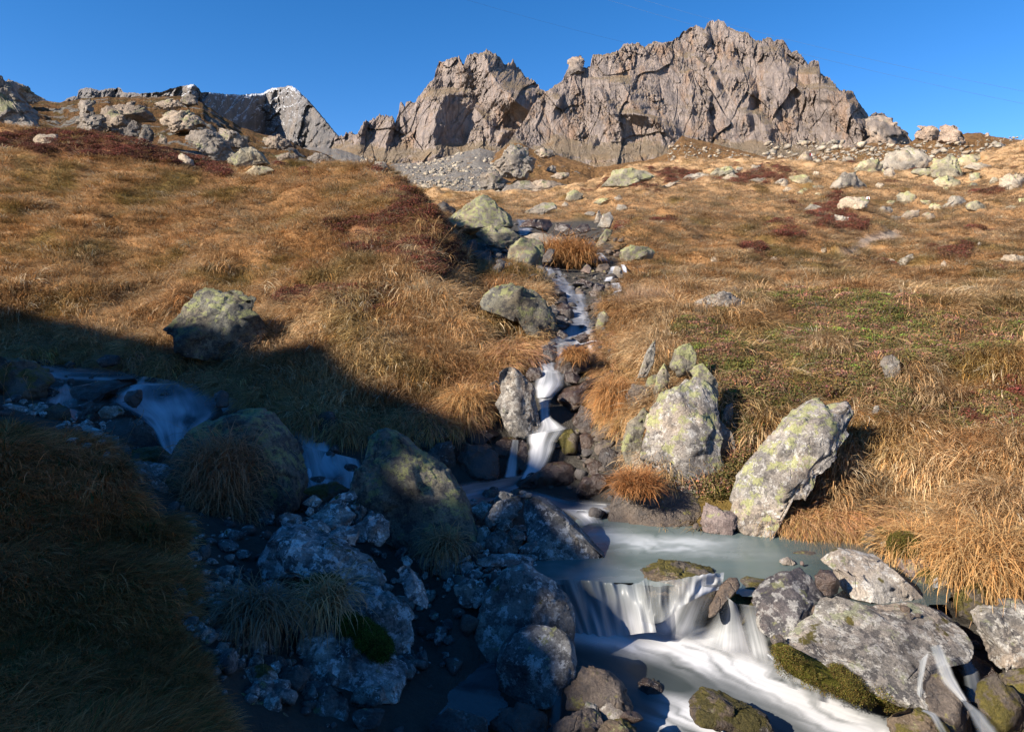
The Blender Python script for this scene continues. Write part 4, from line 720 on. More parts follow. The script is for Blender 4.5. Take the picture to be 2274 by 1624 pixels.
# ---- upper cascade
EL = [([(695,155),(760,100),(830,48),(880,10),(960,-22),(1020,10),(1080,60),(1130,120),(1143,190),(1050,200),(950,200),(880,218),(760,195)], 'lichen', 'large light boulder at the top left of the cascade', 27),
 ([(893,240),(950,190),(1050,178),(1140,208),(1188,250),(1160,292),(1090,320),(1000,310)], 'lichen', 'yellow-green lichen boulder below the large light boulder', 22),
 ([(1100,435),(1130,320),(1200,262),(1300,258),(1355,300),(1355,350),(1335,480),(1290,515),(1210,492),(1200,440)], 'lichen', 'squarish boulder half in shade in the upper cascade', 19),
 ([(1218,252),(1300,228),(1400,233),(1470,260),(1498,292),(1420,312),(1355,305)], 'pale', 'flat grey boulder behind the squarish boulder', 22.5),
 ([(1178,192),(1250,140),(1400,138),(1418,170),(1370,225),(1300,195)], 'wet', 'dark block at the head of the cascade', 27),
 ([(1418,200),(1440,163),(1520,173),(1567,240),(1500,245)], 'wet', 'dark wet block right of the head of the cascade', 26),
 ([(1560,200),(1610,170),(1650,170),(1670,215),(1600,230)], 'wet', 'small dark block above the right branch of the cascade', 27),
 ([(905,700),(960,620),(1040,583),(1150,573),(1260,600),(1340,650),(1405,740),(1425,820),(1410,915),(1340,930),(1240,905),(1180,810),(1050,770),(940,745)], 'shlichen', 'big round green-grey boulder left of the cascade', 11.8),
 ([(1868,345),(1930,308),(2050,320),(2098,350),(2070,402),(1960,402),(1900,445),(1868,400)], 'lichen', 'lichen boulder in the grass right of the upper cascade', 20),
 ([(1988,545),(2040,498),(2090,530),(2115,548),(2000,562)], 'lichen', 'small lichen stone in the grass below the lichen boulder', 16.5),
 ([(1800,535),(1830,450),(1860,448),(1887,520),(1840,535)], 'pale', 'pale pointed stone dividing the right branch of the cascade', 17.5),
 ([(1638,412),(1680,378),(1712,400),(1700,432)], 'pink', 'pinkish stone beside the right branch of the cascade', 20),
 ([(1603,482),(1640,433),(1672,460),(1660,502)], 'pink', 'rosy stone below the pinkish stone', 18.5),
 ([(1678,532),(1700,508),(1715,545)], 'pale', 'small pale shard in the middle of the cascade', 17.5),
 ([(1750,640),(1770,590),(1800,590),(1810,640)], 'mossy', 'mossy stone below the right branch of the cascade', 16.3),
 ([(1640,765),(1690,690),(1760,680),(1745,740),(1685,785)], 'brown', 'brown slanting rock at the right edge of the cascade', 14.4),
 ([(1700,835),(1720,760),(1755,748),(1793,790),(1762,852),(1720,905)], 'lichen', 'grey block under the dry bush', 12.6),
 ([(1418,1145),(1460,1060),(1500,1000),(1560,968),(1620,978),(1663,1060),(1652,1135),(1580,1155),(1500,1158)], 'wet', 'dark rock with a small tussock in the middle of the cascade', 10.4),
 ([(1228,1175),(1260,1123),(1310,1128),(1348,1170),(1322,1205),(1260,1208)], 'wet', 'rounded brown stone left of the cascade', 10.1),
 ([(1698,1095),(1730,1030),(1800,998),(1845,1030),(1822,1092),(1740,1115)], 'lichen', 'lichen-streaked rock at the right of the middle cascade', 11),
 ([(1663,1155),(1700,1108),(1755,1110),(1742,1165),(1680,1195)], 'wet', 'round dark stone below the lichen-streaked rock', 10.3),
 ([(880,1262),(900,1233),(980,1238),(972,1312),(900,1305)], 'brown', 'brown block left of the tall upright rock', 9.7),
 ([(990,1232),(1040,1213),(1062,1240),(1000,1292)], 'dark', 'dark stone touching the tall upright rock', 9.7),
 ([(818,1365),(850,1330),(922,1323),(902,1362),(830,1393)], 'lichen', 'small light stone in the grass left of the tall upright rock', 9.5),
 ([(1750,1170),(1800,1145),(1880,1135),(1890,1160),(1800,1190)], 'brown', 'long brown rock end poking from the grass', 10.1),
 ([(1600,1190),(1560,1150),(1530,1160),(1540,1200),(1580,1220)], 'wet', 'wet black stone below the tussock rock', 10.1),
 ([(1500,1215),(1490,1150),(1540,1150),(1600,1200),(1570,1230)], 'wet', 'dark stone right of the middle fall', 10.0),
 ([(1690,155),(1720,73),(1742,110),(1732,158)], 'pale', 'upright shard above the right branch of the cascade', 30),
 ([(1718,182),(1750,100),(1800,88),(1823,130),(1792,193)], 'pale', 'leaning pale block beside the upright shard', 29),
 ([(1700,315),(1730,260),(1762,205),(1812,210),(1800,245),(1735,322)], 'lichen', 'slanting light slab right of the cascade head', 22),
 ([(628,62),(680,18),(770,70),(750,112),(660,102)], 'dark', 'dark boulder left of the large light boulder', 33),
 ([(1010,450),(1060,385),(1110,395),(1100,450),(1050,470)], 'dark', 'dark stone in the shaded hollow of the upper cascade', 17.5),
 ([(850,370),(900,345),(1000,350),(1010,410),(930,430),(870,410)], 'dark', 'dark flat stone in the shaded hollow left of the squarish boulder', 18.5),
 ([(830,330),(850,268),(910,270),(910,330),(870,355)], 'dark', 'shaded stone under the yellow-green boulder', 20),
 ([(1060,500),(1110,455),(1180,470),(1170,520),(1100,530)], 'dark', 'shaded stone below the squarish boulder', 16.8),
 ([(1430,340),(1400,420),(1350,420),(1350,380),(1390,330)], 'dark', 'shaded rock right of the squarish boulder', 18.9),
 ([(1430,700),(1470,690),(1560,730),(1500,790),(1440,770)], 'wet', 'black rock beside the upper white water', 13.6),
 ([(1440,900),(1460,870),(1520,910),(1480,935)], 'wet', 'dark red stone by the round green-grey boulder', 11.8),
 ([(1660,640),(1700,560),(1760,580),(1750,660),(1700,690)], 'wet', 'wet black boulder right of the upper white water', 15.6),
 ([(1560,560),(1600,530),(1680,560),(1660,620),(1590,620)], 'wet', 'dark wet stone in the upper cascade bed', 16.8),
 ([(1350,1090),(1345,990),(1390,970),(1440,985),(1445,1085)], 'wet', 'square black rock behind the split fall', 10.75),
 ([(1560,930),(1580,905),(1640,905),(1660,950),(1600,960)], 'wet', 'brown dome of rock seen through the water', 11.5),
 ([(1700,480),(1720,440),(1790,430),(1790,480),(1740,500)], 'brown', 'brown stone between the two cascade branches', 19),
 ([(1600,330),(1640,290),(1700,280),(1700,310),(1650,340)], 'pink', 'pinkish flat stone above the two cascade branches', 23)]
for pp, kd, lb, dd_ in EL: rock(lb, 'E', pp, kd, 0.85, d=dd_, name=next((w for w in ('boulder', 'cobble', 'slab', 'stone', 'block', 'shard') if w in lb.split(' ')), 'rock'))
# ---- right slope
FR = [([(185,205),(230,170),(330,153),(378,200),(300,205),(240,228),(190,222)], 'long yellow-green boulder with a dark right end, upper slope'), ([(-10,250),(60,205),(170,203),(202,238),(60,250)], 'low green-grey boulder left of the long yellow-green boulder'),
 ([(253,238),(340,198),(403,242),(330,254)], 'pale green slab in front of the long yellow-green boulder'), ([(458,188),(465,148),(527,150),(517,188)], 'square light rock beside the red shrubs, upper slope'),
 ([(438,248),(500,240),(570,228),(588,255),(540,272)], 'flat pale rock below the red shrubs, upper slope'), ([(713,230),(760,206),(820,213),(872,272),(830,284),(750,268)], 'humped yellow-green boulder in mid slope'),
 ([(618,272),(650,243),(682,238),(662,284)], 'small pale block left of the humped boulder'), ([(653,294),(680,238),(707,243),(712,272),(690,298)], 'upright pale block beside the humped boulder'),
 ([(983,300),(1010,250),(1050,225),(1065,193),(1140,198),(1168,230),(1225,285),(1190,296),(1100,306)], 'large pinkish-grey cracked boulder in mid slope'),
 ([(1148,185),(1190,120),(1290,108),(1343,150),(1348,192),(1250,208)], 'lichen boulder left of the biggest slope boulder'), ([(1318,135),(1370,60),(1420,28),(1500,18),(1580,38),(1645,90),(1645,112),(1560,172),(1500,195),(1400,195),(1340,155)], 'biggest light boulder near the skyline on the right'),
 ([(1343,212),(1348,163),(1400,158),(1418,220),(1380,235)], 'grey upright block below the biggest slope boulder'), ([(1518,202),(1540,168),(1620,168),(1693,190),(1640,228)], 'low green boulder between big boulder and standing slab'),
 ([(1673,175),(1690,93),(1760,93),(1770,60),(1812,120),(1852,200),(1865,255),(1800,225),(1720,212),(1680,204)], 'standing slab with a dark shadowed right face'), ([(1808,130),(1880,78),(1960,68),(1983,100),(1900,162),(1840,152)], 'yellow lichen boulder behind the standing slab'),
 ([(1878,162),(1920,133),(2000,128),(2053,155),(2053,182),(1990,194)], 'grey boulder right of the standing slab'), ([(1668,252),(1710,218),(1820,218),(1853,250),(1832,294),(1770,304),(1700,283)], 'green-topped boulder below the standing slab'),
 ([(1928,252),(1910,200),(1980,198),(1972,254)], 'square block right of the standing slab foot'), ([(2118,295),(2130,220),(2180,198),(2300,198),(2300,316),(2180,320)], 'large light boulder at the right edge of the slope'),
 ([(2038,274),(2070,223),(2103,260),(2090,278)], 'small dark pointed rock left of the edge boulder'), ([(1038,402),(1080,368),(1160,343),(1220,353),(1253,370),(1212,434),(1120,444),(1040,434)], 'long green boulder with a red and white trail mark on its right tip'),
 ([(1428,382),(1440,333),(1500,323),(1573,370),(1562,392),(1480,413)], 'rounded lichen boulder right of the trail-marked green boulder'), ([(1718,434),(1780,388),(1790,343),(1872,350),(1893,385),(1830,413),(1780,438)], 'two-humped pale boulder in the lower boulder field'),
 ([(1893,412),(1920,388),(1980,393),(2034,440),(1980,463),(1910,443)], 'oval lichen boulder beside red shrubs, lower boulder field'), ([(1018,512),(1025,473),(1110,500),(1117,543),(1050,524)], 'light stone with a red and white trail mark beside dark red shrubs'),
 ([(1458,494),(1500,448),(1570,448),(1577,503),(1490,518)], 'white-sided boulder in the lower boulder field'), ([(1588,514),(1620,458),(1672,468),(1672,504)], 'pale pyramid stone right of the white-sided boulder'),
 ([(818,443),(860,403),(943,430),(880,454)], 'flat pale stone in the grass left of the red shrubs'), ([(763,333),(820,298),(863,315),(850,343),(800,349)], 'dark-edged stone below the humped boulder'),
 ([(663,328),(700,296),(748,310),(752,331)], 'small grey stone below the small pale block'), ([(1278,468),(1340,428),(1402,423),(1408,463),(1350,474)], 'low light boulder above the white-sided boulder'),
 ([(1328,413),(1380,383),(1428,388),(1400,413)], 'flat green rock left of the rounded lichen boulder'), ([(1408,815),(1460,770),(1533,728),(1543,824)], 'triangular pale stone alone in the straw grass'),
 ([(1368,775),(1390,768),(1418,780),(1402,812)], 'small stone leaning on the triangular pale stone'), ([(2118,775),(2150,743),(2285,748),(2295,802),(2200,804)], 'light flat rock at the right edge in the straw grass'),
 ([(1893,973),(1930,948),(1993,985),(1940,989)], 'small flat lichen rock in the pale grass at right'), ([(60,1140),(85,1050),(150,1008),(250,988),(330,983),(400,1030),(443,1085),(300,1095),(200,1118),(100,1148)], 'speckled grey boulder in the grass right of the dry bush'),
 ([(238,1002),(280,958),(350,958),(430,1000),(434,1034),(350,1004)], 'dark-backed rock on top of the speckled grey boulder'), ([(178,783),(220,748),(243,770),(228,799)], 'small white stone in the straw grass below the slope boulders'),
 ([(583,773),(620,756),(663,785),(620,792)], 'low pale stone in the straw grass, centre right'),
 ([(925,720),(930,690),(955,690),(965,715),(945,730)], 'small dark stone left of the bare rock pavement'), ([(1720,810),(1740,780),(1755,785),(1755,850),(1735,850)], 'slim grey stone in the straw grass at right'),
 ([(1870,815),(1890,798),(1910,808),(1905,822)], 'little pale stone under the round red shrub'), ([(1960,680),(1975,660),(1995,670),(1985,690)], 'little grey stone above the round red shrub'),
 ([(870,215),(880,190),(910,195),(915,225),(890,225)], 'small grey rock right of the humped boulder'), ([(1290,280),(1310,265),(1350,285),(1340,310),(1300,305)], 'dark grey stone right of the pinkish cracked boulder'),
 ([(1660,385),(1580,380),(1600,410),(1650,420)], 'low tan stone left of the two-humped boulder'), ([(1370,520),(1400,487),(1455,490),(1460,510),(1420,525)], 'low stone left of the white-sided boulder'),
 ([(1660,395),(1640,440),(1700,450),(1740,430),(1700,415)], 'flat stone below the two-humped boulder'), ([(1735,295),(1760,300),(1790,320),(1740,325)], 'small stone under the green-topped boulder'),
 ([(1905,290),(1930,265),(1965,270),(1960,295),(1920,300)], 'dark little rock right of the green-topped boulder'), ([(2230,400),(2240,370),(2290,370),(2290,410)], 'lichen rock at the right edge below the edge boulder'),
 ([(2150,430),(2190,415),(2240,440),(2200,450)], 'flat stone in the grass near the right edge'), ([(880,345),(900,333),(935,345),(920,358)], 'small green stone left of the trail-marked boulder'),
 ([(1000,480),(985,500),(1000,520),(1020,505)], 'tiny stone in the dark red shrubs'), ([(840,305),(860,285),(940,285),(950,300),(900,315)], 'flat green stone behind the dark-edged stone'),
 ([(350,205),(370,160),(405,165),(400,205)], 'grey rock just right of the long yellow-green boulder')]
trail = {}
for pp, lb in FR:
    kd = 'pale_far' if any(w in lb for w in ('pinkish', 'white', 'pale', 'light', 'grey', 'pavement')) else 'lichen_far'
    if 'speckled grey' in lb: kd = 'granite'
    yb = np.array(Z('F', pp))[:, 1].max(); dd_ = None
    lo_ = 0.12
    if yb < 352: dd_ = 96 - (352 - yb) * -0.5
    o = rock(lb, 'F', pp, kd, 0.75 if 'pavement' not in lb else 0.25, d=dd_, name=next((w for w in ('boulder', 'slab', 'stone', 'block') if w in lb.split(' ')), 'rock'), shear=2.4 if 'pavement' in lb else 0.3, rough=0.4 if 'pavement' in lb else 1.6, facets=10)
    o.location.z -= 0.10 * float(np.ptp(np.array(Z('F', pp))[:, 1])) / F * o.location.y
    if 'trail mark' in lb: trail[lb] = o
OT = [('C', [(770,1078),(790,1030),(830,1003),(868,1015),(873,1060),(850,1073)], 'light block with a red and white painted mark on the skyline of the right slope', 98),
 ('B', [(1738,1245),(1800,1180),(1810,1133),(1900,1128),(2050,1138),(2114,1180),(2000,1214),(1900,1248)], 'broad green lichen slab high on the right slope', None),
 ('B', [(1498,1333),(1510,1288),(1560,1263),(1622,1300),(1600,1334),(1530,1348)], 'yellowish boulder below the broad green slab', None),
 ('B', [(1678,1355),(1720,1328),(1803,1318),(1730,1369)], 'small white slab right of the yellowish boulder', None),
 ('B', [(1818,1323),(1860,1298),(1883,1330),(1850,1344)], 'small boulder right of the small white slab', None),
 ('B', [(1838,1400),(1850,1360),(1900,1370),(1915,1395),(1860,1410)], 'dark little rock below the small boulder', None),
 ('B', [(1205,1425),(1330,1358),(1420,1348),(1444,1390),(1340,1434)], 'broad grey boulder above the head of the cascade', 42),
 ('B', [(2118,1254),(2200,1220),(2274,1198),(2200,1249)], 'thin pale rock rib high on the right slope', None),
 ('B', [(1470,1375),(1495,1345),(1520,1360),(1510,1385)], 'little stone above the broad grey boulder', None),
 ('B', [(1620,1430),(1650,1410),(1700,1415),(1690,1445)], 'pale stone right of the broad grey boulder', None),
 ('A', [(1518,695),(1600,640),(1690,601),(1740,640),(1793,712),(1680,724),(1610,744)], 'pointed yellow-green boulder on the crest of the left slope', None),
 ('A', [(1638,778),(1700,733),(1790,733),(1833,757),(1760,784),(1700,806)], 'flat lichen boulder below the pointed one on the left crest', None),
 ('A', [(1185,660),(1215,645),(1290,690),(1285,730),(1210,720)], 'dark grey rock under the shrubs of the left crest', None),
 ('A', [(225,560),(270,520),(370,515),(390,570),(330,590),(250,590)], 'dark grey rock in the red shrubs near the left edge', None),
 ('B', [(215,1110),(230,1075),(290,1080),(330,1130),(280,1140)], 'dark rock showing at the right end of the left crest', None),
 ('D', [(350,235),(370,205),(400,215),(395,240)], 'small white stone in the grass of the left slope', None)]
for cr_, pp, lb, dd_ in OT:
    o = rock(lb, cr_, pp, 'lichen_far' if ('green' in lb or 'lichen' in lb or 'yellow' in lb) else 'pale_far', 0.8, d=dd_, name=next((w for w in ('boulder', 'slab', 'stone', 'block') if w in lb.split(' ')), 'rock'))
    if 'painted' in lb: trail[lb] = o
# painted trail marks lie on the rocks they belong to
M['paint_red'] = NT('red_paint'); M['paint_red'] = M['paint_red'].done(M['paint_red'].n('BsdfPrincipled', {'Base Color': (0.5, 0.02, 0.02), 'Roughness': 0.6}))
M['paint_white'] = NT('white_paint'); M['paint_white'] = M['paint_white'].done(M['paint_white'].n('BsdfPrincipled', {'Base Color': (0.8, 0.8, 0.78), 'Roughness': 0.6}))
def decal(parent, crop, quad, mat, lift=0.05):
    q = np.array(Z(crop, quad)); n = 8; s = np.linspace(0, 1, n); a, b = np.meshgrid(s, s, indexing='ij')
    uv = q[0] * ((1 - a) * (1 - b))[..., None] + q[1] * (a * (1 - b))[..., None] + q[2] * (a * b)[..., None] + q[3] * ((1 - a) * b)[..., None]
    V = np.array([v.co[:] for v in parent.data.vertices]) + np.array(parent.location)
    pu = U0 + F * V[:, 0] / V[:, 1]; pv = VH - F * V[:, 2] / V[:, 1]; out = []
    for u, v in uv.reshape(-1, 2):
        w = (pu - u) ** 2 + (pv - v) ** 2; idx = np.argsort(w)[:24]; out.append(V[idx, 1].min())
    D = np.array(out) - lift
    o = mk('trail_mark', W(uv.reshape(-1, 2)[:, 0], uv.reshape(-1, 2)[:, 1], D) - np.array(parent.location), gridfaces(n, n)[:, ::-1], mat, parent)
    return o
for lb, o in trail.items():
    if 'long green' in lb: qs = [('F', [(1228,365),(1248,365),(1250,380),(1228,378)], 'paint_white'), ('F', [(1234,368),(1244,368),(1244,376),(1234,376)], 'paint_red')]
    elif 'skyline' in lb: qs = [('C', [(852,1018),(860,1018),(860,1034),(852,1034)], 'paint_red'), ('C', [(861,1019),(867,1021),(868,1036),(861,1036)], 'paint_white')]
    else: qs = [('F', [(1101,500),(1109,500),(1111,538),(1103,536)], 'paint_white'), ('F', [(1110,500),(1115,502),(1117,540),(1112,538)], 'paint_red')]
    for k, (c_, q, m_) in enumerate(qs): decal(o, c_, q, M[m_], 0.05 + 0.03 * k)
# ---- outcrops of the hills farther off
OC = [('A', [(520,380),(528,300),(600,278),(632,300),(604,362),(560,388)], 'rounded grey outcrop on the hill at far left', 95, 'outcrop'),
 ('A', [(672,490),(680,400),(740,360),(800,340),(870,300),(930,318),(984,380),(945,412),(880,412),(855,470),(840,525),(760,515),(700,495)], 'largest grey outcrop of the rocky hill', 70, 'outcrop'),
 ('A', [(828,505),(850,460),(900,430),(922,470),(875,535)], 'small outcrop right of the largest one', 62, 'outcrop'), ('A', [(920,540),(960,490),(990,458),(1025,520),(990,565)], 'pointed outcrop above the left slope crest', 60, 'outcrop'),
 ('A', [(1075,430),(1120,360),(1200,358),(1280,368),(1364,450),(1280,475),(1180,485),(1110,460)], 'broken outcrop in the middle of the rocky hill', 85, 'outcrop'),
 ('A', [(1240,550),(1260,488),(1380,498),(1500,560),(1564,640),(1540,670),(1430,672),(1380,625),(1300,575)], 'smooth sloping outcrop above the pointed boulder', 62, 'outcrop'),
 ('A', [(1208,305),(1230,253),(1290,248),(1314,310),(1260,318)], 'light block on the skyline of the rocky hill', 120, 'outcrop'),
 ('A', [(1060,575),(1070,520),(1110,525),(1110,580)], 'small pale rock beside the left slope crest', 58, 'outcrop'), ('A', [(830,530),(860,500),(920,510),(925,535)], 'low outcrop showing over the left slope crest', 56, 'outcrop'),
 ('A', [(-200,460),(-200,100),(-60,110),(0,138),(60,200),(110,270),(150,330),(205,430),(150,470)], 'dark cliff at the far left edge', 52, 'outcrop'),
 ('A', [(20,200),(30,163),(80,158),(150,198),(220,240),(290,280),(100,300),(40,260)], 'grey rock dome behind the dark cliff', 120, 'outcrop'),
 ('A', [(505,470),(540,400),(620,380),(690,400),(690,470),(600,490)], 'shaded outcrop between the grassy dips', 68, 'outcrop'),
 ('B', [(1035,1095),(1110,1000),(1180,958),(1240,988),(1284,1060),(1262,1135),(1200,1170),(1140,1145),(1060,1115)], 'grey knob of rock on the brown hillside', 250, 'outcrop'),
 ('B', [(932,1215),(950,1158),(1010,1138),(1060,1178),(1124,1210),(1060,1245),(960,1255)], 'pale ribbed outcrop at the foot of the knob', 200, 'outcrop'),
 ('B', [(1055,1295),(1150,1220),(1300,1198),(1450,1228),(1555,1240),(1400,1285),(1250,1315),(1120,1295)], 'long ribbed outcrop below the knob', 180, 'outcrop'),
 ('B', [(1370,1140),(1390,1105),(1430,1110),(1440,1150)], 'small rock on the brown hillside right of the knob', 260, 'outcrop'),
 ('B', [(1518,480),(1520,400),(1550,380),(1600,374),(1617,400),(1622,470),(1565,485)], 'block-shaped rock tower on the left shoulder of the massif', 1480, 'tower'),
 ('B', [(870,1290),(905,1265),(990,1270),(1030,1330),(1040,1380),(930,1350)], 'grey rock patch at the bottom of the scree, left of the brown slope', 150, 'outcrop'),
 ('B', [(1290,1010),(1340,985),(1400,1000),(1430,1040),(1350,1050)], 'small dark crag under the massif right of the knob', 420, 'outcrop'),
 ('B', [(1400,1180),(1440,1150),(1520,1150),(1530,1180),(1450,1190)], 'low crag on the brown hillside below the massif', 240, 'outcrop'),
 ('A', [(1040,310),(1100,280),(1180,290),(1230,330),(1150,350),(1060,340)], 'flat pale ledge near the top of the rocky hill', 118, 'outcrop'),
 ('A', [(1450,470),(1560,500),(1660,560),(1640,600),(1540,590),(1450,530)], 'long sloping ledge at the right end of the rocky hill', 70, 'outcrop'),
 ('A', [(1750,540),(1850,530),(1930,560),(1960,600),(1850,610),(1770,590)], 'low lichen ledge right of the long sloping ledge', 80, 'outcrop'),
 ('A', [(1830,660),(1920,640),(2000,660),(1980,700),(1870,700)], 'dark ledge on the brow behind the pointed boulder', 66, 'outcrop'),
 ('A', [(2050,680),(2110,640),(2190,670),(2230,710),(2120,720)], 'low dark ledge at the right end of the brow', 70, 'outcrop'),
 ('C', [(1565,915),(1578,838),(1650,833),(1705,880),(1715,920)], 'broad pinnacle on the right skyline', 420, 'tower'), ('C', [(1718,930),(1722,820),(1780,838),(1835,900),(1870,945),(1790,945)], 'sharp pinnacle on the right skyline', 400, 'tower'),
 ('C', [(2015,905),(2035,880),(2045,905)], 'tiny pinnacle near the right edge of the skyline', 380, 'tower'),
 ('C', [(1240,905),(1225,850),(1240,780),(1290,752),(1345,758),(1380,800),(1410,850),(1470,890),(1520,940),(1400,960),(1280,940)], 'dark jagged rib right of the massif', 1250, 'tower')]
for cr_, pp, lb, dd_, kd in OC:
    rock(lb, cr_, pp, kd, 0.9, d=dd_, name='rock_tower' if kd == 'tower' else 'outcrop', cat='rock tower' if kd == 'tower' else 'outcrop', facets=12, rough=2.1, shear=0.4, sub=6 if dd_ < 300 and (np.ptp(np.array(pp)[:, 0]) > 130) else 5, bury=0.3)
# ---- boulder field and small stones: many, alike, scattered over the scree, the stream bed and the slope
def generic(seed, sub=2):
    V, Fc = ico(sub); r_ = np.random.default_rng(seed); P = V * r_.uniform(0.65, 1.2, 3) * [1, 1, 0.75]
    for k in range(7):
        n = r_.normal(size=3); n /= np.linalg.norm(n); e = np.maximum(0, P @ n - r_.uniform(0.3, 0.6)); P = P - e[:, None] * n
    P = P + V * (0.10 * fbm(P * 1.6, 3, seed))[:, None]
    return P, Fc
GEN = [generic(500 + k, 3) for k in range(7)]
def rocks_mass(name, label, places, mat, flat=False):
    Vs, Fs, n = [], [], 0
    for x, y, z, s in places:
        P, Fc = GEN[rng.integers(7)] if s > 0 else None; a = rng.uniform(0, 6.28); R = np.array([[math.cos(a), -math.sin(a), 0], [math.sin(a), math.cos(a), 0], [0, 0, 1]])
        Q = (P * [1, rng.uniform(0.7, 1.1), rng.uniform(0.55, 1.0)]) @ R.T * s + [x, y, z]; Vs.append(Q); Fs.append(Fc + n); n += len(P)
    o = mk(name, np.concatenate(Vs), np.concatenate(Fs), mat, smooth=not flat); tag(o, label, kind='stuff'); return o
GEN2 = GEN; GEN = [generic(600 + k, 2) for k in range(7)]
pl = []
for k in range(1500):                                             # pebbles and cobbles of the stream bed
    u = rng.uniform(-50, 2320); l = rng.uniform(math.log(3.9), math.log(34)); iu = int((u - UG[0]) / 8); il = int((l - LD[0]) / 0.0115)
    if bed[iu, il] < 0.7: continue
    d = math.exp(l); x = (u - U0) / F * d; s = rng.uniform(0.03, 0.11) * (d / 7) ** 0.6 * (1 if rng.random() < 0.8 else 1.7)
    pl.append((x, d, float(ground_z(x, d)) + s * 0.15, s))
rocks_mass('stream_gravel', 'dark wet stones filling the stream bed', pl, M['dark'])
PB = [(Z('G', [(760,1260),(900,1200),(1290,1240),(1300,1330),(1100,1400),(900,1480),(680,1480),(640,1400)]), 260, 'slab', (0.018, 0.06)), (Z('J', [(700,120),(1250,40),(1450,250),(1250,420),(1000,330),(720,260)]), 110, 'slab', (0.03, 0.08)),
      (Z('G', [(860,880),(1010,880),(1230,1080),(1230,1230),(900,1240),(860,1000)]), 90, 'shade', (0.03, 0.09)), (Z('L', [(1180,380),(1700,420),(1700,600),(1400,620)]), 90, 'brown', (0.02, 0.07)), (Z('J', [(0,540),(450,600),(480,900),(300,1100),(130,1000)]), 90, 'shade', (0.03, 0.09)),
      (Z('G', [(1560,420),(1900,260),(1930,500),(1850,700),(1600,700)]), 90, 'brown', (0.03, 0.10)), (Z('D', [(0,960),(500,960),(800,1100),(900,1400),(600,1330),(300,1150)]), 110, 'slab', (0.03, 0.10)), (Z('E', [(1400,150),(1900,250),(1850,700),(1600,700),(1500,350)]), 140, 'brown', (0.05, 0.22))]
PB += [([(1400,760),(1475,750),(1500,800),(1440,880),(1425,960),(1400,1010),(1378,980)], 70, 'lichen', (0.03, 0.13)), ([(1590,900),(1640,930),(1630,1080),(1590,1080)], 30, 'lichen', (0.03, 0.10)), ([(400,1150),(620,1140),(1000,1230),(1040,1300),(1000,1480),(700,1560),(480,1560),(430,1330)], 420, 'shade', (0.02, 0.13)), (Z('E', [(830,330),(1100,300),(1400,420),(1450,640),(1600,760),(1500,900),(1330,960),(1420,700),(1340,560),(1050,520),(880,420)]), 170, 'dark', (0.06, 0.28)), (Z('E', [(1640,640),(1760,560),(1730,780),(1850,1000),(1720,1250),(1600,1050)]), 110, 'dark', (0.05, 0.17)), (Z('Z', [(1050,880),(1110,820),(1130,930),(1060,1000),(1000,960)]), 60, 'dark', (0.03, 0.10))]
for poly, cnt, kd, (s0, s1) in PB:
    a = np.array(poly); pl = []
    while len(pl) < cnt:
        u = rng.uniform(a[:, 0].min(), a[:, 0].max()); v = rng.uniform(a[:, 1].min(), a[:, 1].max())
        if not inpoly(np.array([u]), np.array([v]), poly)[0]: continue
        d = float(hit(u, v)[0]); s = s0 + (s1 - s0) * rng.random() ** 2.2; p = W(u, v, d); pl.append((p[0], p[1], p[2] + 0.2 * s, s))
    rocks_mass('pebbles', 'loose pebbles lying between the boulders of the stream', pl, M[kd])
GEN = [generic(700 + k, 1) for k in range(7)]
pl = []
for k in range(800):
    u = rng.uniform(1700, 2330); t = rng.random(); d = 100 * 1.9 ** t; v = 352 - 42 * t - max(0, (u - 2150)) * 0.12
    p = W(u, v, d); s = (0.15 + 1.2 * rng.random() ** 6) * d / 120; pl.append((p[0], p[1], p[2] - 0.6, s))
rocks_mass('boulder_field', 'jumble of pale blocks on the right skyline below the massif', pl, M['pale_far'], flat=True)
pl = []
for k in range(900):
    u = rng.uniform(1480, 2000); t = rng.random() ** 0.7; vt = np.interp(u, [1480, 1513, 1546, 1646, 1700, 1780, 1914, 2015], [330, 312, 318, 340, 353, 350, 326, 324]); v = 372 + (vt - 372) * t; d = 180 * (560 / 180) ** t
    p = W(u, v, d); s = (0.25 + 1.5 * rng.random() ** 4) * d / 300; pl.append((p[0], p[1], p[2], s))
rocks_mass('hillside_blocks', 'small blocks strewn below the foot of the massif', pl, M['pale_far'], flat=True)
pl = []
for k in range(2600):
    t = rng.random() ** 0.8; u = rng.uniform(800, 1110); vtop = np.interp(u, [760, 823, 876, 943, 1022, 1092, 1120], [338, 352, 368, 362, 338, 335, 345]); v = 460 + (vtop - 460) * t; d = 120 * (620 / 120) ** t
    if v > 345 + 0.75 * (u - 870) + 90: pass
    p = W(u, v, d); s = (0.4 + 1.8 * rng.random() ** 4) * d / 300; pl.append((p[0], p[1], p[2], s))
rocks_mass('scree_blocks', 'pale blocks scattered over the scree slope', pl, M['pale_far'], flat=True)
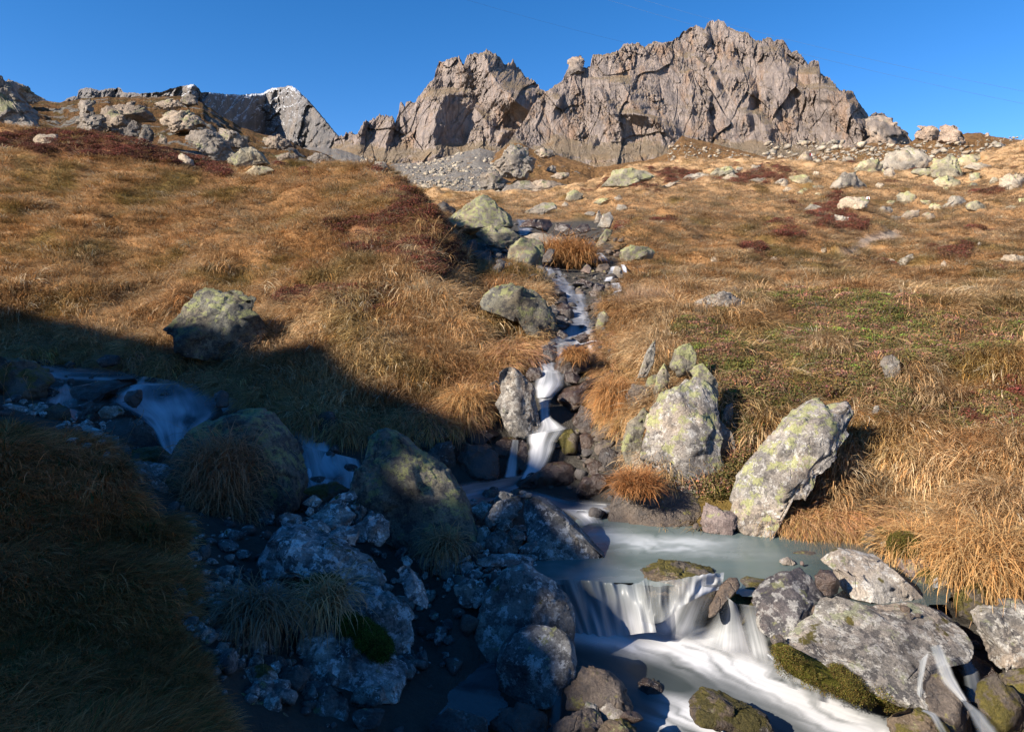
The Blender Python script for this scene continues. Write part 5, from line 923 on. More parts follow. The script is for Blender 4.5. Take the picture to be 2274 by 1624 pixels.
# ------------------------------------------------------------ water
def water_mat(name, deep, foamc=(0.46, 0.47, 0.50), rough=0.12, clear=0.0, streak=(26.0, 1.6), gain=1.0, veil=0.0, bmp=0.06, con=1.6):
    """flow attribute: x across the current, y along it; foam: whiteness laid down by the falls; edge: how solid the sheet is"""
    T = NT(name); fl = T.attr('flow').outputs['Vector']; fo = T.attr('foam').outputs['Fac']; ed = T.attr('edge').outputs['Fac']
    sv = T.vmul(fl, (streak[0], streak[1], 1.0))
    n = T.noise(sv, 1.0, 5, 0.6, 0.2)
    n2_ = T.noise(T.vmul(fl, (streak[0] * 3.1, streak[1] * 1.3, 1.0)), 1.0, 3, 0.6)
    st = T.math('ADD', T.math('MULTIPLY', n, 0.7), T.math('MULTIPLY', n2_, 0.3))
    f = T.math('MULTIPLY', T.math('ADD', fo, T.math('MULTIPLY', T.math('SUBTRACT', st, 0.5), T.math('MULTIPLY', T.math('ADD', fo, 0.1), con))), gain, clamp=True)
    col = T.mix(f, deep, foamc)
    wat = T.n('BsdfPrincipled', {'Base Color': col, 'Roughness': T.math('ADD', T.math('MULTIPLY', f, 0.55), rough), 'IOR': 1.33, 'Specular IOR Level': 0.5,
                                 'Normal': T.bump(st, bmp, 0.03)})
    al = T.math('MULTIPLY', ed, T.math('ADD', T.math('MULTIPLY', f, 1.6 * veil), 1.0 - veil), clamp=True)
    tr = T.n('BsdfTransparent', {'Color': (1, 1, 1)})
    mx = T.n('MixShader', {0: al}); T.t.links.new(tr.outputs[0], mx.inputs[1]); T.t.links.new(wat.outputs[0], mx.inputs[2])
    return T.done(mx)
M['pool'] = water_mat('pool_water', (0.085, 0.12, 0.115), (0.42, 0.45, 0.46), 0.16, streak=(2.2, 5.0), bmp=0.02, con=0.8)
M['basin'] = water_mat('basin_water', (0.045, 0.055, 0.055), (0.58, 0.59, 0.61), 0.3, streak=(8.0, 0.6), con=1.1)
M['fall'] = water_mat('falling_water', (0.085, 0.11, 0.115), (0.54, 0.54, 0.56), 0.2, streak=(22.0, 0.6), veil=0.75, con=1.5)
M['soft'] = water_mat('silky_water', (0.07, 0.08, 0.10), (0.46, 0.46, 0.50), 0.3, streak=(13.0, 0.5), veil=0.6, con=1.3)
M['deep'] = water_mat('dark_water', (0.012, 0.018, 0.022), (0.35, 0.36, 0.38), 0.10, streak=(5.0, 0.8), con=1.0)
M['creek'] = water_mat('creek_water', (0.045, 0.05, 0.06), (0.48, 0.49, 0.52), 0.25, streak=(9.0, 0.9), veil=0.35, con=2.0)
def resample(pts, n):
    p = np.array(pts, float); s = np.r_[0, np.cumsum(np.linalg.norm(np.diff(p, axis=0), axis=1))]; t = np.linspace(0, s[-1], n)
    # smooth through the points
    q = np.stack([np.interp(t, s, p[:, 0]), np.interp(t, s, p[:, 1])], -1)
    k = max(1, n // 14); return np.concatenate([q[:1], blur(q, k, 0)[1:-1], q[-1:]])
def strip(name, label, crop, left, right, mat='creek', foam=(0.6, 0.6), depth=None, lift=0.07, nx=26, ny=44, soft=0.3, seed=0, endfade=0.0, bulge=0.0, base=False):
    """a sheet of moving water between two banks, laid over the bed it runs on"""
    L = resample(Z(crop, left), ny); R = resample(Z(crop, right), ny)
    a = np.linspace(0, 1, nx)[None, :, None]; uv = L[:, None] * (1 - a) + R[:, None] * a
    if depth is None:
        D = hit(uv[..., 0].ravel(), uv[..., 1].ravel()).reshape(ny, nx)
        mid = np.minimum(D, np.median(D, axis=1)[:, None] * 1.004); D = mid
        D = blur(blur(D, 3, 0), 2, 1) - lift
    else:
        D = np.interp(np.linspace(0, 1, ny), np.linspace(0, 1, len(depth)), depth)[:, None] + 0 * uv[..., 0]
        if base:
            Db = (0.13 * 5.75 + 2.80) / ((uv[..., 1] - VH) / F + 0.13) + 0.02; t_ = np.linspace(0, 1, ny)[:, None]; D = D[:1] * (1 - t_) + Db * t_ - 0.10 * np.sin(t_ * math.pi)
    aa = np.linspace(0, 1, nx)[None, :] + 0 * D; tt = np.linspace(0, 1, ny)[:, None] + 0 * D
    D = D - bulge * np.sin(aa * math.pi)
    D = D + 0.008 * noise3(np.stack([aa * 3, tt * 1.2, 0 * aa], -1), seed + 5)
    P = W(uv[..., 0], uv[..., 1], D)
    wid = np.linalg.norm(P[:, -1] - P[:, 0], axis=1).mean(); ln = np.linalg.norm(np.diff(P[:, nx // 2], axis=0), axis=1).sum()
    fl = np.stack([aa * wid, tt * ln, 0 * aa + seed * 3.1], -1)
    e = sstep(0, soft, aa + 0.05 * noise3(np.stack([tt * 6, aa * 2, 0 * aa], -1), seed)) * sstep(0, soft, 1 - aa + 0.05 * noise3(np.stack([tt * 6, aa * 2, 0 * aa + 4], -1), seed))
    if endfade: e = e * sstep(0, endfade, 1 - tt)
    fo = foam[0] + (foam[1] - foam[0]) * tt
    fo = fo * np.clip(0.82 + 0.75 * fbm(np.stack([aa * wid * 3.2, tt * ln * 0.9, 0 * aa + seed], -1), 3, seed + 8), 0.15, 1.3)
    e = e * np.clip(1.0 + 0.9 * noise3(np.stack([aa * wid * 5, tt * ln * 1.1, 0 * aa + seed], -1), seed + 2), 0.35, 1)
    o = mk(name, P.reshape(-1, 3), gridfaces(ny, nx), M[mat], attrs={'flow': fl.reshape(-1, 3), 'foam': fo.ravel(), 'edge': e.ravel()})
    tag(o, label, kind='structure'); return o
# pool: one level sheet
def level(name, label, poly, z0, slope, y0, mat, foamf, flowf, step=4.0, vstep=3.0, edgef=None, ripple=0.004):
    a = np.array(poly); u = np.arange(a[:, 0].min(), a[:, 0].max() + step, step); v = np.arange(a[:, 1].min(), a[:, 1].max() + vstep, vstep)
    Um, Vm = np.meshgrid(u, v, indexing='ij'); k = (Vm - VH) / F                # z = -k d ; z = z0 + slope (d - y0)
    D = (slope * y0 - z0) / (k + slope)
    P = W(Um, Vm, D); P[..., 2] += ripple * n2(P[..., 0] / 0.5, P[..., 1] / 0.3, 9, 2)
    ins = inpoly(Um, Vm, poly); keep = (ins[:-1, :-1] | ins[1:, 1:] | ins[1:, :-1] | ins[:-1, 1:])
    fo = foamf(Um, Vm); fx, fy = flowf(Um, Vm, P)
    ed = np.ones_like(Um) if edgef is None else edgef(Um, Vm)
    o = mk(name, P.reshape(-1, 3), gridfaces(len(u), len(v), keep)[:, ::-1], M[mat], attrs={'flow': np.stack([fx, fy, 0 * fx], -1).reshape(-1, 3), 'foam': np.clip(fo, 0, 1).ravel(), 'edge': np.clip(ed, 0, 1).ravel()})
    tag(o, label, kind='structure'); return o
def blob(u, v, cu_, cv_, ru, rv, ang=0.0):
    c, s = math.cos(ang), math.sin(ang); x = (u - cu_) * c + (v - cv_) * s; y = -(u - cu_) * s + (v - cv_) * c
    return np.exp(-((x / ru) ** 2 + (y / rv) ** 2))
def pool_foam(u, v):
    w = 14 * n2(u / 90, v / 25, 31, 3); n = fbm(np.stack([(u + 3 * v) / 140, (v - 0.10 * u + w) / 15, 0 * u], -1), 4, 33, 0.5)
    f = 0.85 * blob(u, v, 1500, 1207, 110, 15, -0.04) + 0.5 * blob(u, v, 1400, 1195, 70, 14, 0.1) + 0.28 * blob(u, v, 1600, 1228, 120, 12, 0.05) + 0.40 * blob(u, v, 1350, 1182, 40, 18) + 0.10 * blob(u, v, 1380, 1275, 130, 25)
    return f * (0.85 + 0.75 * n) + 0.04 + 0.06 * sstep(1700, 1500, u) * (0.5 + n)
level('pool', 'milky turquoise pool above the main fall', [(1180,1180),(1300,1150),(1340,1140),(2050,1140),(2140,1240),(2100,1340),(1900,1345),(1650,1320),(1600,1297),(1540,1290),(1460,1300),(1400,1292),(1240,1296),(1170,1290)],
      -2.45, 0.0, 6.0, 'pool', pool_foam, lambda u, v, P: (P[..., 0] * 0.35 + P[..., 1] * 0.1, P[..., 1]), edgef=lambda u, v: 0.97 - 0.45 * sstep(1680, 1880, u))
def basin_foam(u, v):
    cx = np.array([1280, 1350, 1420, 1520, 1620, 1720, 1840, 1980, 2120]); cy = np.array([1400, 1398, 1412, 1432, 1462, 1515, 1590, 1665, 1750])
    d = (v - np.interp(u, cx, cy)) / np.interp(u, cx, [20, 30, 42, 48, 46, 44, 44, 44, 44])
    w = 18 * n2(u / 150, v / 40, 41, 3); n = fbm(np.stack([(u + v) / 260, (v - 0.52 * u + w) / 24, 0 * u], -1), 4, 43, 0.5)
    f = 1.0 * np.exp(-np.abs(d) ** 2.2) + 0.12 * np.exp(-(d / 2.2) ** 2) + 1.0 * blob(u, v, 1430, 1410, 130, 22, 0.03) + 0.6 * blob(u, v, 1560, 1440, 90, 22, 0.4)
    f = f + 0.9 * blob(u, v, 1545, 1580, 70, 26, 0.35) + 0.75 * blob(u, v, 1600, 1625, 120, 20, 0.2) + 0.45 * blob(u, v, 1480, 1600, 40, 30)
    f = f - 0.5 * blob(u, v, 1470, 1505, 60, 20, 0.4)
    return f * (0.78 + 0.75 * n) + 0.03
level('basin', 'white foaming water running below the main fall', [(1210,1365),(1500,1362),(1760,1380),(1820,1440),(1900,1500),(2000,1560),(2110,1700),(1150,1700),(1200,1500)],
      -2.80, 0.13, 5.75, 'basin', basin_foam, lambda u, v, P: (P[..., 0] * 0.55 + P[..., 1] * 0.85, P[..., 0] * 0.85 - P[..., 1] * 0.5), edgef=lambda u, v: 0.92 + 0 * u)
level('dark_pool', 'dark quiet pool at the bottom edge in shade', [(950,1505),(1030,1480),(1100,1470),(1108,1545),(1128,1562),(1085,1600),(1060,1700),(735,1700),(735,1520)],
      -2.72, 0.0, 4.6, 'deep', lambda u, v: 0.08 + 0.25 * blob(u, v, 1010, 1500, 90, 22, -0.3) * (0.7 + 0.8 * n2(u / 90, (v + 0.3 * u) / 10, 3)) + 0.1 * blob(u, v, 900, 1600, 120, 30), lambda u, v, P: (P[..., 1] + P[..., 0] * 0.3, P[..., 0]), edgef=lambda u, v: 0.9 + 0 * u)
S = [('E', [(1325,400),(1365,500),(1425,620),(1500,740),(1470,860),(1330,980),(1300,1100),(1285,1230),(1305,1330)], [(1430,400),(1500,540),(1610,640),(1650,740),(1700,860),(1730,965),(1500,1100),(1505,1230),(1420,1330)], 'creek', (0.28, 0.5), dict(label='thin sheet of water running down the whole cascade', lift=0.09, nx=30, ny=110, soft=0.12)),
 ('D', [(110,688),(250,726),(450,732),(640,742),(850,760),(945,800)], [(120,730),(270,800),(400,850),(600,850),(760,850),(900,860)], 'creek', (0.45, 0.5), dict(label='upper reach of the left stream')),
 ('D', [(330,845),(310,920),(262,990)], [(485,850),(535,930),(525,1040)], 'fall', (0.55, 0.45), dict(label='small fall left of the flat black rock')),
 ('D', [(250,975),(400,1040),(470,1090)], [(530,1020),(580,1060),(560,1110)], 'creek', (0.3, 0.3), dict(label='shallow water below the small left fall')),
 ('D', [(930,800),(840,880),(740,925),(690,985),(880,1050),(1000,1150),(1060,1270),(1165,1425)], [(1240,845),(1400,880),(1450,940),(1505,1040),(1480,1070),(1420,1100),(1320,1150),(1200,1430)], 'soft', (0.62, 0.85), dict(label='broad veil of the left fall', nx=44, ny=70, soft=0.12, lift=0.12)),
 ('D', [(870,850),(1100,840),(1250,845),(1400,880)], [(870,885),(1100,905),(1280,905),(1450,960)], 'creek', (0.65, 0.6), dict(label='brink of the left fall')),
 ('D', [(1420,890),(1590,945),(1680,1010),(1800,1050),(1900,1110),(2080,1150)], [(1500,1070),(1560,1050),(1660,1040),(1800,1110),(1880,1190),(1960,1230)], 'creek', (0.35, 0.7), dict(label='water slipping behind the tussock boulder')),
 ('D', [(1895,1180),(1990,1280),(2005,1400),(2020,1560)], [(2100,1150),(2200,1240),(2240,1350),(2330,1450)], 'soft', (0.75, 0.85), dict(label='second fall of the left stream', nx=34, ny=50)),
 ('Z', [(655,985),(668,1040),(672,1090)], [(800,1020),(815,1060),(812,1095)], 'creek', (0.75, 0.4), dict(label='stream below the second fall', soft=0.08)),
 ('G', [(770,765),(950,735),(1080,715),(1250,690),(1370,650)], [(800,960),(980,900),(1040,870),(1160,810),(1210,770)], 'creek', (0.35, 0.75), dict(label='stream bend under the cascade', soft=0.15)),
 ('G', [(1090,800),(1300,805),(1450,845),(1600,855),(1800,880)], [(1040,850),(1290,870),(1400,900),(1490,970),(1800,965)], 'creek', (0.4, 0.25), dict(label='shallow run toward the pool')),
 ('G', [(1440,930),(1560,1010),(1690,1190)], [(1700,940),(1760,1010),(1800,1130)], 'fall', (0.65, 0.85), dict(label='little fall into the back of the pool', endfade=0.15)),
 ('G', [(1235,440),(1235,560),(1230,640),(1180,740)], [(1520,380),(1450,470),(1425,560),(1370,690)], 'fall', (0.7, 0.6), dict(label='main cascade into the stream bend', nx=40, ny=60, lift=0.16, bulge=0.05)),
 ('G', [(1140,468),(1110,600),(1085,720)], [(1195,472),(1190,600),(1185,722)], 'fall', (0.5, 0.55), dict(label='side ribbon of the main cascade', lift=0.12)),
 ('G', [(1308,165),(1322,300),(1315,390),(1225,450)], [(1425,170),(1400,220),(1395,310),(1525,395)], 'fall', (0.6, 0.75), dict(label='narrow white chute beside the upright rock', lift=0.16)),
 ('E', [(1335,1145),(1280,1230),(1300,1325)], [(1465,1140),(1512,1240),(1412,1325)], 'fall', (0.7, 0.65), dict(label='rounded white fall above the narrow chute', lift=0.16, bulge=0.06)),
 ('E', [(1310,1090),(1328,1110),(1335,1165)], [(1442,1088),(1435,1120),(1470,1165)], 'creek', (0.6, 0.9), dict(label='ledge of water above the rounded fall', lift=0.14)),
 ('E', [(1330,975),(1318,1040),(1305,1098)], [(1395,975),(1350,1040),(1345,1098)], 'fall', (0.6, 0.5), dict(label='left finger of the split fall', lift=0.2)),
 ('E', [(1440,970),(1442,1040),(1435,1100)], [(1500,960),(1482,1040),(1450,1100)], 'fall', (0.9, 0.85), dict(label='middle finger of the split fall', lift=0.2)),
 ('E', [(1625,945),(1645,1000),(1655,1030)], [(1735,945),(1740,990),(1725,1035)], 'fall', (1.0, 0.9), dict(label='right finger of the split fall', lift=0.2)),
 ('E', [(1500,815),(1480,870),(1460,950),(1325,985)], [(1640,825),(1680,880),(1735,945),(1740,975)], 'creek', (0.42, 0.8), dict(label='spread of white water above the split fall', lift=0.16)),
 ('E', [(1525,735),(1520,790),(1490,840)], [(1640,735),(1650,790),(1680,860)], 'creek', (0.45, 0.55), dict(label='water step in the middle of the cascade', lift=0.2)),
 ('E', [(1440,635),(1480,690),(1525,745)], [(1645,635),(1655,690),(1655,745)], 'creek', (0.35, 0.4), dict(label='foaming run in the upper cascade', lift=0.2)),
 ('E', [(1365,475),(1388,540),(1445,610),(1460,650)], [(1425,475),(1480,550),(1562,565),(1560,645)], 'creek', (0.45, 0.6), dict(label='upper white run of the cascade', lift=0.3)),
 ('E', [(1328,400),(1350,450),(1368,490)], [(1385,400),(1405,450),(1432,490)], 'creek', (0.6, 0.7), dict(label='thin water beside the squarish boulder', lift=0.3)),
 ('E', [(1165,130),(1168,180),(1180,245)], [(1260,150),(1300,200),(1250,245)], 'creek', (0.35, 0.5), dict(label='blue water at the head of the cascade', lift=0.5)),
 ('E', [(1672,358),(1700,385),(1720,415)], [(1745,362),(1770,385),(1795,418)], 'creek', (1.0, 1.0), dict(label='top white spill of the right branch', lift=0.5)),
 ('E', [(1800,455),(1775,510),(1750,550)], [(1835,450),(1825,510),(1815,550)], 'creek', (0.9, 0.9), dict(label='white spill left of the pointed stone', lift=0.5)),
 ('E', [(1862,438),(1875,465),(1885,490)], [(1898,440),(1910,465),(1912,492)], 'creek', (0.9, 0.9), dict(label='white spill right of the pointed stone', lift=0.5)),
 ('E', [(1798,565),(1810,600),(1820,628)], [(1865,560),(1880,590),(1878,612)], 'creek', (1.0, 0.9), dict(label='lowest white spill of the right branch', lift=0.4)),
 # main fall from the pool
 ('K', [(1700,540),(1560,650),(1460,780),(1330,900)], [(1960,530),(1900,640),(1870,800),(1850,1000)], 'fall', (0.75, 1.0), dict(label='thick white gush left of the log-shaped rock', depth=[5.5,5.4], base=True, endfade=0.3, nx=60, ny=60, soft=0.35, bulge=0.05)),
 ('K', [(1960,600),(1890,720),(1800,860),(1700,1000)], [(2070,690),(2130,820),(2200,960),(2290,1150)], 'fall', (0.7, 1.0), dict(label='white gush right of the log-shaped rock', depth=[5.45,5.4], base=True, endfade=0.3, nx=60, ny=60, soft=0.35, bulge=0.05)),
 ('K', [(2060,670),(2090,820),(2120,960),(2150,1120)], [(2215,690),(2250,830),(2290,960),(2340,1150)], 'fall', (0.5, 0.75), dict(label='thin right-hand veil of the main fall', depth=[5.35,5.2], base=True, endfade=0.3, nx=50, ny=50, soft=0.3)),
 ('L', [(200,1060),(260,1130),(330,1280)], [(230,1040),(400,1150),(480,1330)], 'fall', (0.5, 0.4), dict(label='mist of water at the moss edge of the largest boulder', depth=[4.95,4.8,4.7], soft=0.4)),
 ('L', [(1405,1000),(1440,1120),(1490,1260),(1640,1400)], [(1500,975),(1555,1100),(1620,1250),(1690,1390)], 'fall', (0.55, 0.6), dict(label='spout of water off the largest granite boulder', depth=[4.72,4.6,4.55,4.5], nx=30, ny=60)),
 ('L', [(1330,1100),(1312,1260),(1305,1460)], [(1410,1030),(1365,1240),(1345,1460)], 'fall', (0.45, 0.4), dict(label='thin curtain left of the spout', depth=[4.72,4.62,4.55])),
 ('L', [(1300,1450),(1400,1500),(1480,1640)], [(1345,1450),(1470,1480),(1560,1640)], 'fall', (0.5, 0.3), dict(label='spray below the thin curtain', depth=[4.5,4.35,4.2], soft=0.4)),
 ('L', [(1630,1380),(1690,1480),(1760,1650)], [(1680,1390),(1800,1470),(1960,1650)], 'fall', (0.6, 0.5), dict(label='spray at the foot of the spout', depth=[4.48,4.35,4.2], soft=0.35)),
 ('L', [(1610,1000),(1640,1150),(1680,1400)], [(1660,1000),(1780,1180),(1830,1400)], 'fall', (0.5, 0.5), dict(label='shaded trickle in the lower right gap', depth=[5.0,4.9,4.7], soft=0.35)),
 ('L', [(1430,500),(1425,560)], [(1475,480),(1475,562)], 'fall', (0.6, 0.6), dict(label='tiny fall on the right bank', depth=[5.62,5.58], soft=0.3)),
 ('K', [(715,1210),(705,1400),(690,1640)], [(790,1210),(790,1400),(780,1640)], 'fall', (0.25, 0.25), dict(label='dark trickle between the speckled boulders', depth=[4.75,4.6,4.5], soft=0.3))]
for k, (cr_, l_, r_, mt, fm, kw) in enumerate(S):
    lb = kw.pop('label'); nm = 'waterfall' if mt == 'fall' else 'water'
    strip(nm, lb, cr_, l_, r_, mt, fm, seed=k, **kw)

def curtain(label, crop, top, bot, d0, d1, foam_top, foam_bot, edge, n=150, ny=60, seed=0):
    """one sheet of falling water hung from its brink line"""
    A = resample(Z(crop, top), n); B = resample(Z(crop, bot), n); t = np.linspace(0, 1, ny)[:, None]
    A = A + np.stack([0 * A[:, 0], 2.6 * noise3(np.stack([np.linspace(0, 16, n), np.zeros(n), np.zeros(n)], -1), seed + 4)], -1)
    uv = A[None] * (1 - t[..., None]) + B[None] * t[..., None]; x = np.linspace(0, 1, n)[None, :] + 0 * t
    dd = np.interp(x[0], np.linspace(0, 1, len(d0)), d0)[None] * (1 - t ** 0.7) + np.interp(x[0], np.linspace(0, 1, len(d1)), d1)[None] * t ** 0.7
    dd = dd + 0.05 * noise3(np.stack([x * 9, t * 1.6 + 0 * x, 0 * x], -1), seed)
    P = W(uv[..., 0], uv[..., 1], dd); wid = np.linalg.norm(P[0, -1] - P[0, 0])
    f0 = np.interp(x[0], np.linspace(0, 1, len(foam_top)), foam_top)[None]; f1 = np.interp(x[0], np.linspace(0, 1, len(foam_bot)), foam_bot)[None]
    e = (np.interp(x[0], np.linspace(0, 1, len(edge)), edge)[None] + 0 * t) * np.minimum(1, 0.6 + (1 - t) / 0.18) 
    o = mk('waterfall', P.reshape(-1, 3), gridfaces(ny, n), M['fall'], attrs={'flow': np.stack([x * wid, t * 0.45 + 0 * x, 0 * x + 7], -1).reshape(-1, 3), 'foam': (f0 * (1 - t) + f1 * t).ravel(), 'edge': e.ravel()})
    tag(o, label, kind='structure')
curtain('main fall pouring from the pool into the basin', 'K', [(700,492),(850,498),(1000,506),(1150,520),(1290,540),(1360,520),(1400,478)], [(850,880),(950,890),(1060,915),(1180,915),(1300,895),(1390,880),(1470,880)],
        [5.71, 5.71, 5.71, 5.70, 5.68, 5.64, 5.6], [5.62, 5.64, 5.62, 5.6, 5.55, 5.45, 5.4], [0.05, 0.06, 0.08, 0.08, 0.12, 0.2, 0.2], [0.40, 0.50, 0.70, 0.85, 0.85, 0.75, 0.6], [1.6, 2.5, 3.0, 3.0, 2.6, 1.6, 0.8], seed=5)
curtain('veil of bright threads over the mossy ledge', 'K', [(1340,500),(1450,512),(1600,495),(1730,475),(1850,450),(1965,445)], [(1360,800),(1440,820),(1520,810),(1640,700),(1800,610),(1950,560)],
        [5.60, 5.5, 5.46, 5.46, 5.5, 5.6], [5.42, 5.36, 5.34, 5.36, 5.42, 5.5], [0.2, 0.25, 0.25, 0.35, 0.6, 0.6], [0.38, 0.36, 0.42, 0.6, 0.8, 0.8], [0.3, 0.7, 0.75, 0.9, 1.1, 0.5], seed=9)
# ------------------------------------------------------------ vegetation
def leafy_mat(name, transl=0.35, rough=0.8):
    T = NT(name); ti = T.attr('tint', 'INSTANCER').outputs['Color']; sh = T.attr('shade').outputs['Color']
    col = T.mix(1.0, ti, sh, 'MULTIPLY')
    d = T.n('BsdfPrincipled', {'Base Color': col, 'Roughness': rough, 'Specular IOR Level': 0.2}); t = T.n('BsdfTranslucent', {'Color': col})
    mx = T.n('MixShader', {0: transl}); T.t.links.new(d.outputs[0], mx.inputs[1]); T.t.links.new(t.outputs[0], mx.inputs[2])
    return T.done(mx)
M['blade'] = leafy_mat('grass_blades'); M['leaf'] = leafy_mat('shrub_leaves', 0.2)
def blades(n, r, length, wid, lean, droop, spread, rg, segs=4, origin=None, lv=0.35):
    """n curved blades: lean = bias along +X, droop = how far they bend over"""
    o = np.zeros((n, 3)) if origin is None else origin
    a = rg.uniform(0, 2 * np.pi, n); rr = r * np.sqrt(rg.random(n)); base = o + np.stack([rr * np.cos(a), rr * np.sin(a), 0 * a], -1)
    az = a * 1.0 + rg.normal(0, 0.6, n); dirx = np.cos(az) * spread + lean; diry = np.sin(az) * spread; m = np.hypot(dirx, diry) + 1e-6; dirx /= m; diry /= m
    th0 = np.clip(rg.normal(0.25, 0.15, n) * (0.6 + m), 0.03, 1.2); L = length * rg.uniform(1 - lv, 1 + lv, n); bend = droop * rg.uniform(0.5, 1.35, n)
    ts = np.linspace(0, 1, segs + 1); P = [base]; cur = base.copy()
    for k in range(segs):
        th = th0 + bend * ((k + 0.7) / segs) ** 1.1
        cur = cur + (L / segs)[:, None] * np.stack([np.sin(th) * dirx, np.sin(th) * diry, np.cos(th)], -1); P.append(cur)
    P = np.stack(P, 1)                                         # n, segs+1, 3
    side = np.stack([-diry, dirx, rg.normal(0, 0.3, n)], -1); side /= np.linalg.norm(side, axis=1)[:, None]
    tw = wid * rg.uniform(0.6, 1.4, n)
    wv = tw[:, None] * (1 - ts[None, :] ** 2 * 0.9)
    A = P - side[:, None] * wv[..., None] / 2; B = P + side[:, None] * wv[..., None] / 2
    V = np.stack([A, B], 2).reshape(-1, 3); q = []
    i0 = np.arange(n)[:, None] * (segs + 1) * 2 + np.arange(segs)[None, :] * 2; i0 = i0.ravel()
    Fq = np.stack([i0, i0 + 1, i0 + 3, i0 + 2], -1)
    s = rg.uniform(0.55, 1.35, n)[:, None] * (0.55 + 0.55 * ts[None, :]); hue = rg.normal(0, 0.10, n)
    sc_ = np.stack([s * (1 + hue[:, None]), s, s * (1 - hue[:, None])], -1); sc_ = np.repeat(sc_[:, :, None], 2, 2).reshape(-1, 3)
    return V, Fq, np.concatenate([np.clip(sc_, 0, 2), np.ones((len(sc_), 1))], -1)
def leaves(n, r, h, size, rg, twig=0.0):
    a = rg.uniform(0, 2 * np.pi, n); z = rg.random(n) ** 0.6; rr = r * np.sqrt(rg.random(n)) * np.sqrt(np.clip(1.05 - z ** 2, 0, 1))
    c = np.stack([rr * np.cos(a), rr * np.sin(a), z * h], -1)
    n1 = rg.normal(size=(n, 3)); n1 /= np.linalg.norm(n1, axis=1)[:, None]; n2_ = np.cross(n1, rg.normal(size=(n, 3))); n2_ /= np.linalg.norm(n2_, axis=1)[:, None]
    s = size * rg.uniform(0.6, 1.4, n)[:, None]
    V = np.stack([c - n1 * s, c - n2_ * s * 0.5, c + n1 * s, c + n2_ * s * 0.5], 1).reshape(-1, 3); Fq = np.arange(n * 4).reshape(n, 4)
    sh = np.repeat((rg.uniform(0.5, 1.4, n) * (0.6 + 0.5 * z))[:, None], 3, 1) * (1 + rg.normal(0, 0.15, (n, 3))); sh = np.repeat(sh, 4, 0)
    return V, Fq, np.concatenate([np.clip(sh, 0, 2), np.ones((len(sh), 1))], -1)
def unlinked(name, parts, mat):
    V, Fq, S_ = [], [], []; n = 0
    for v, f, s in parts: V.append(v); Fq.append(f + n); S_.append(s); n += len(v)
    o = mk(name, np.concatenate(V), np.concatenate(Fq), mat, attrs={'shade': np.concatenate(S_)}); C.objects.unlink(o); return o
rg = np.random.default_rng(99)
tcol = bpy.data.collections.new('tufts'); TU = []
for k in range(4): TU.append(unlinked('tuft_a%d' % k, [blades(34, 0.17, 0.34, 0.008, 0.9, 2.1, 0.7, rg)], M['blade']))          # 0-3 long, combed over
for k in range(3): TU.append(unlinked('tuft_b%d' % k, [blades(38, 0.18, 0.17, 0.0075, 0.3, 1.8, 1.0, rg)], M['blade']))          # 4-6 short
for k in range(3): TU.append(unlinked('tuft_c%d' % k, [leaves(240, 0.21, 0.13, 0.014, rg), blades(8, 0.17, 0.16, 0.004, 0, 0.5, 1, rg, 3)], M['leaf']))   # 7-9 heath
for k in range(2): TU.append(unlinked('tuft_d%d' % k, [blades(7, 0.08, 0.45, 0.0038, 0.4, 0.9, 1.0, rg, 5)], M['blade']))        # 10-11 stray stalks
for o in TU: tcol.objects.link(o)
def inst_group():
    g = bpy.data.node_groups.new('scatter', 'GeometryNodeTree'); g.interface.new_socket('Geometry', in_out='INPUT', socket_type='NodeSocketGeometry'); g.interface.new_socket('Geometry', in_out='OUTPUT', socket_type='NodeSocketGeometry')
    N = g.nodes.new; a = N('NodeGroupInput'); b = N('NodeGroupOutput'); mp = N('GeometryNodeMeshToPoints'); iop = N('GeometryNodeInstanceOnPoints'); ci = N('GeometryNodeCollectionInfo'); ci.inputs['Collection'].default_value = tcol
    ci.inputs['Separate Children'].default_value = True; ci.inputs['Reset Children'].default_value = True
    def na(nm, t):
        x = N('GeometryNodeInputNamedAttribute'); x.data_type = t; x.inputs['Name'].default_value = nm; return x.outputs['Attribute']
    e2r = N('FunctionNodeEulerToRotation'); L = g.links.new
    L(a.outputs[0], mp.inputs[0]); L(mp.outputs[0], iop.inputs['Points']); L(ci.outputs[0], iop.inputs['Instance']); iop.inputs['Pick Instance'].default_value = True
    L(na('idx', 'INT'), iop.inputs['Instance Index']); L(na('rot', 'FLOAT_VECTOR'), e2r.inputs[0]); L(e2r.outputs[0], iop.inputs['Rotation']); L(na('scl', 'FLOAT_VECTOR'), iop.inputs['Scale'])
    L(iop.outputs[0], b.inputs[0]); return g
SCAT = inst_group()
def scatter(name, label, pts, idx, rot, scl, tint):
    me = bpy.data.meshes.new(name); me.vertices.add(len(pts)); me.vertices.foreach_set('co', np.asarray(pts, np.float32).ravel())
    at = me.attributes.new('idx', 'INT', 'POINT'); at.data.foreach_set('value', np.asarray(idx, np.int32))
    at = me.attributes.new('rot', 'FLOAT_VECTOR', 'POINT'); at.data.foreach_set('vector', np.asarray(rot, np.float32).ravel())
    at = me.attributes.new('scl', 'FLOAT_VECTOR', 'POINT'); at.data.foreach_set('vector', np.asarray(scl, np.float32).ravel())
    at = me.attributes.new('tint', 'FLOAT_COLOR', 'POINT'); at.data.foreach_set('color', np.concatenate([tint, np.ones((len(tint), 1))], -1).astype(np.float32).ravel())
    o = bpy.data.objects.new(name, me); C.objects.link(o); md = o.modifiers.new('scatter', 'NODES'); md.node_group = SCAT; tag(o, label, kind='stuff'); return o
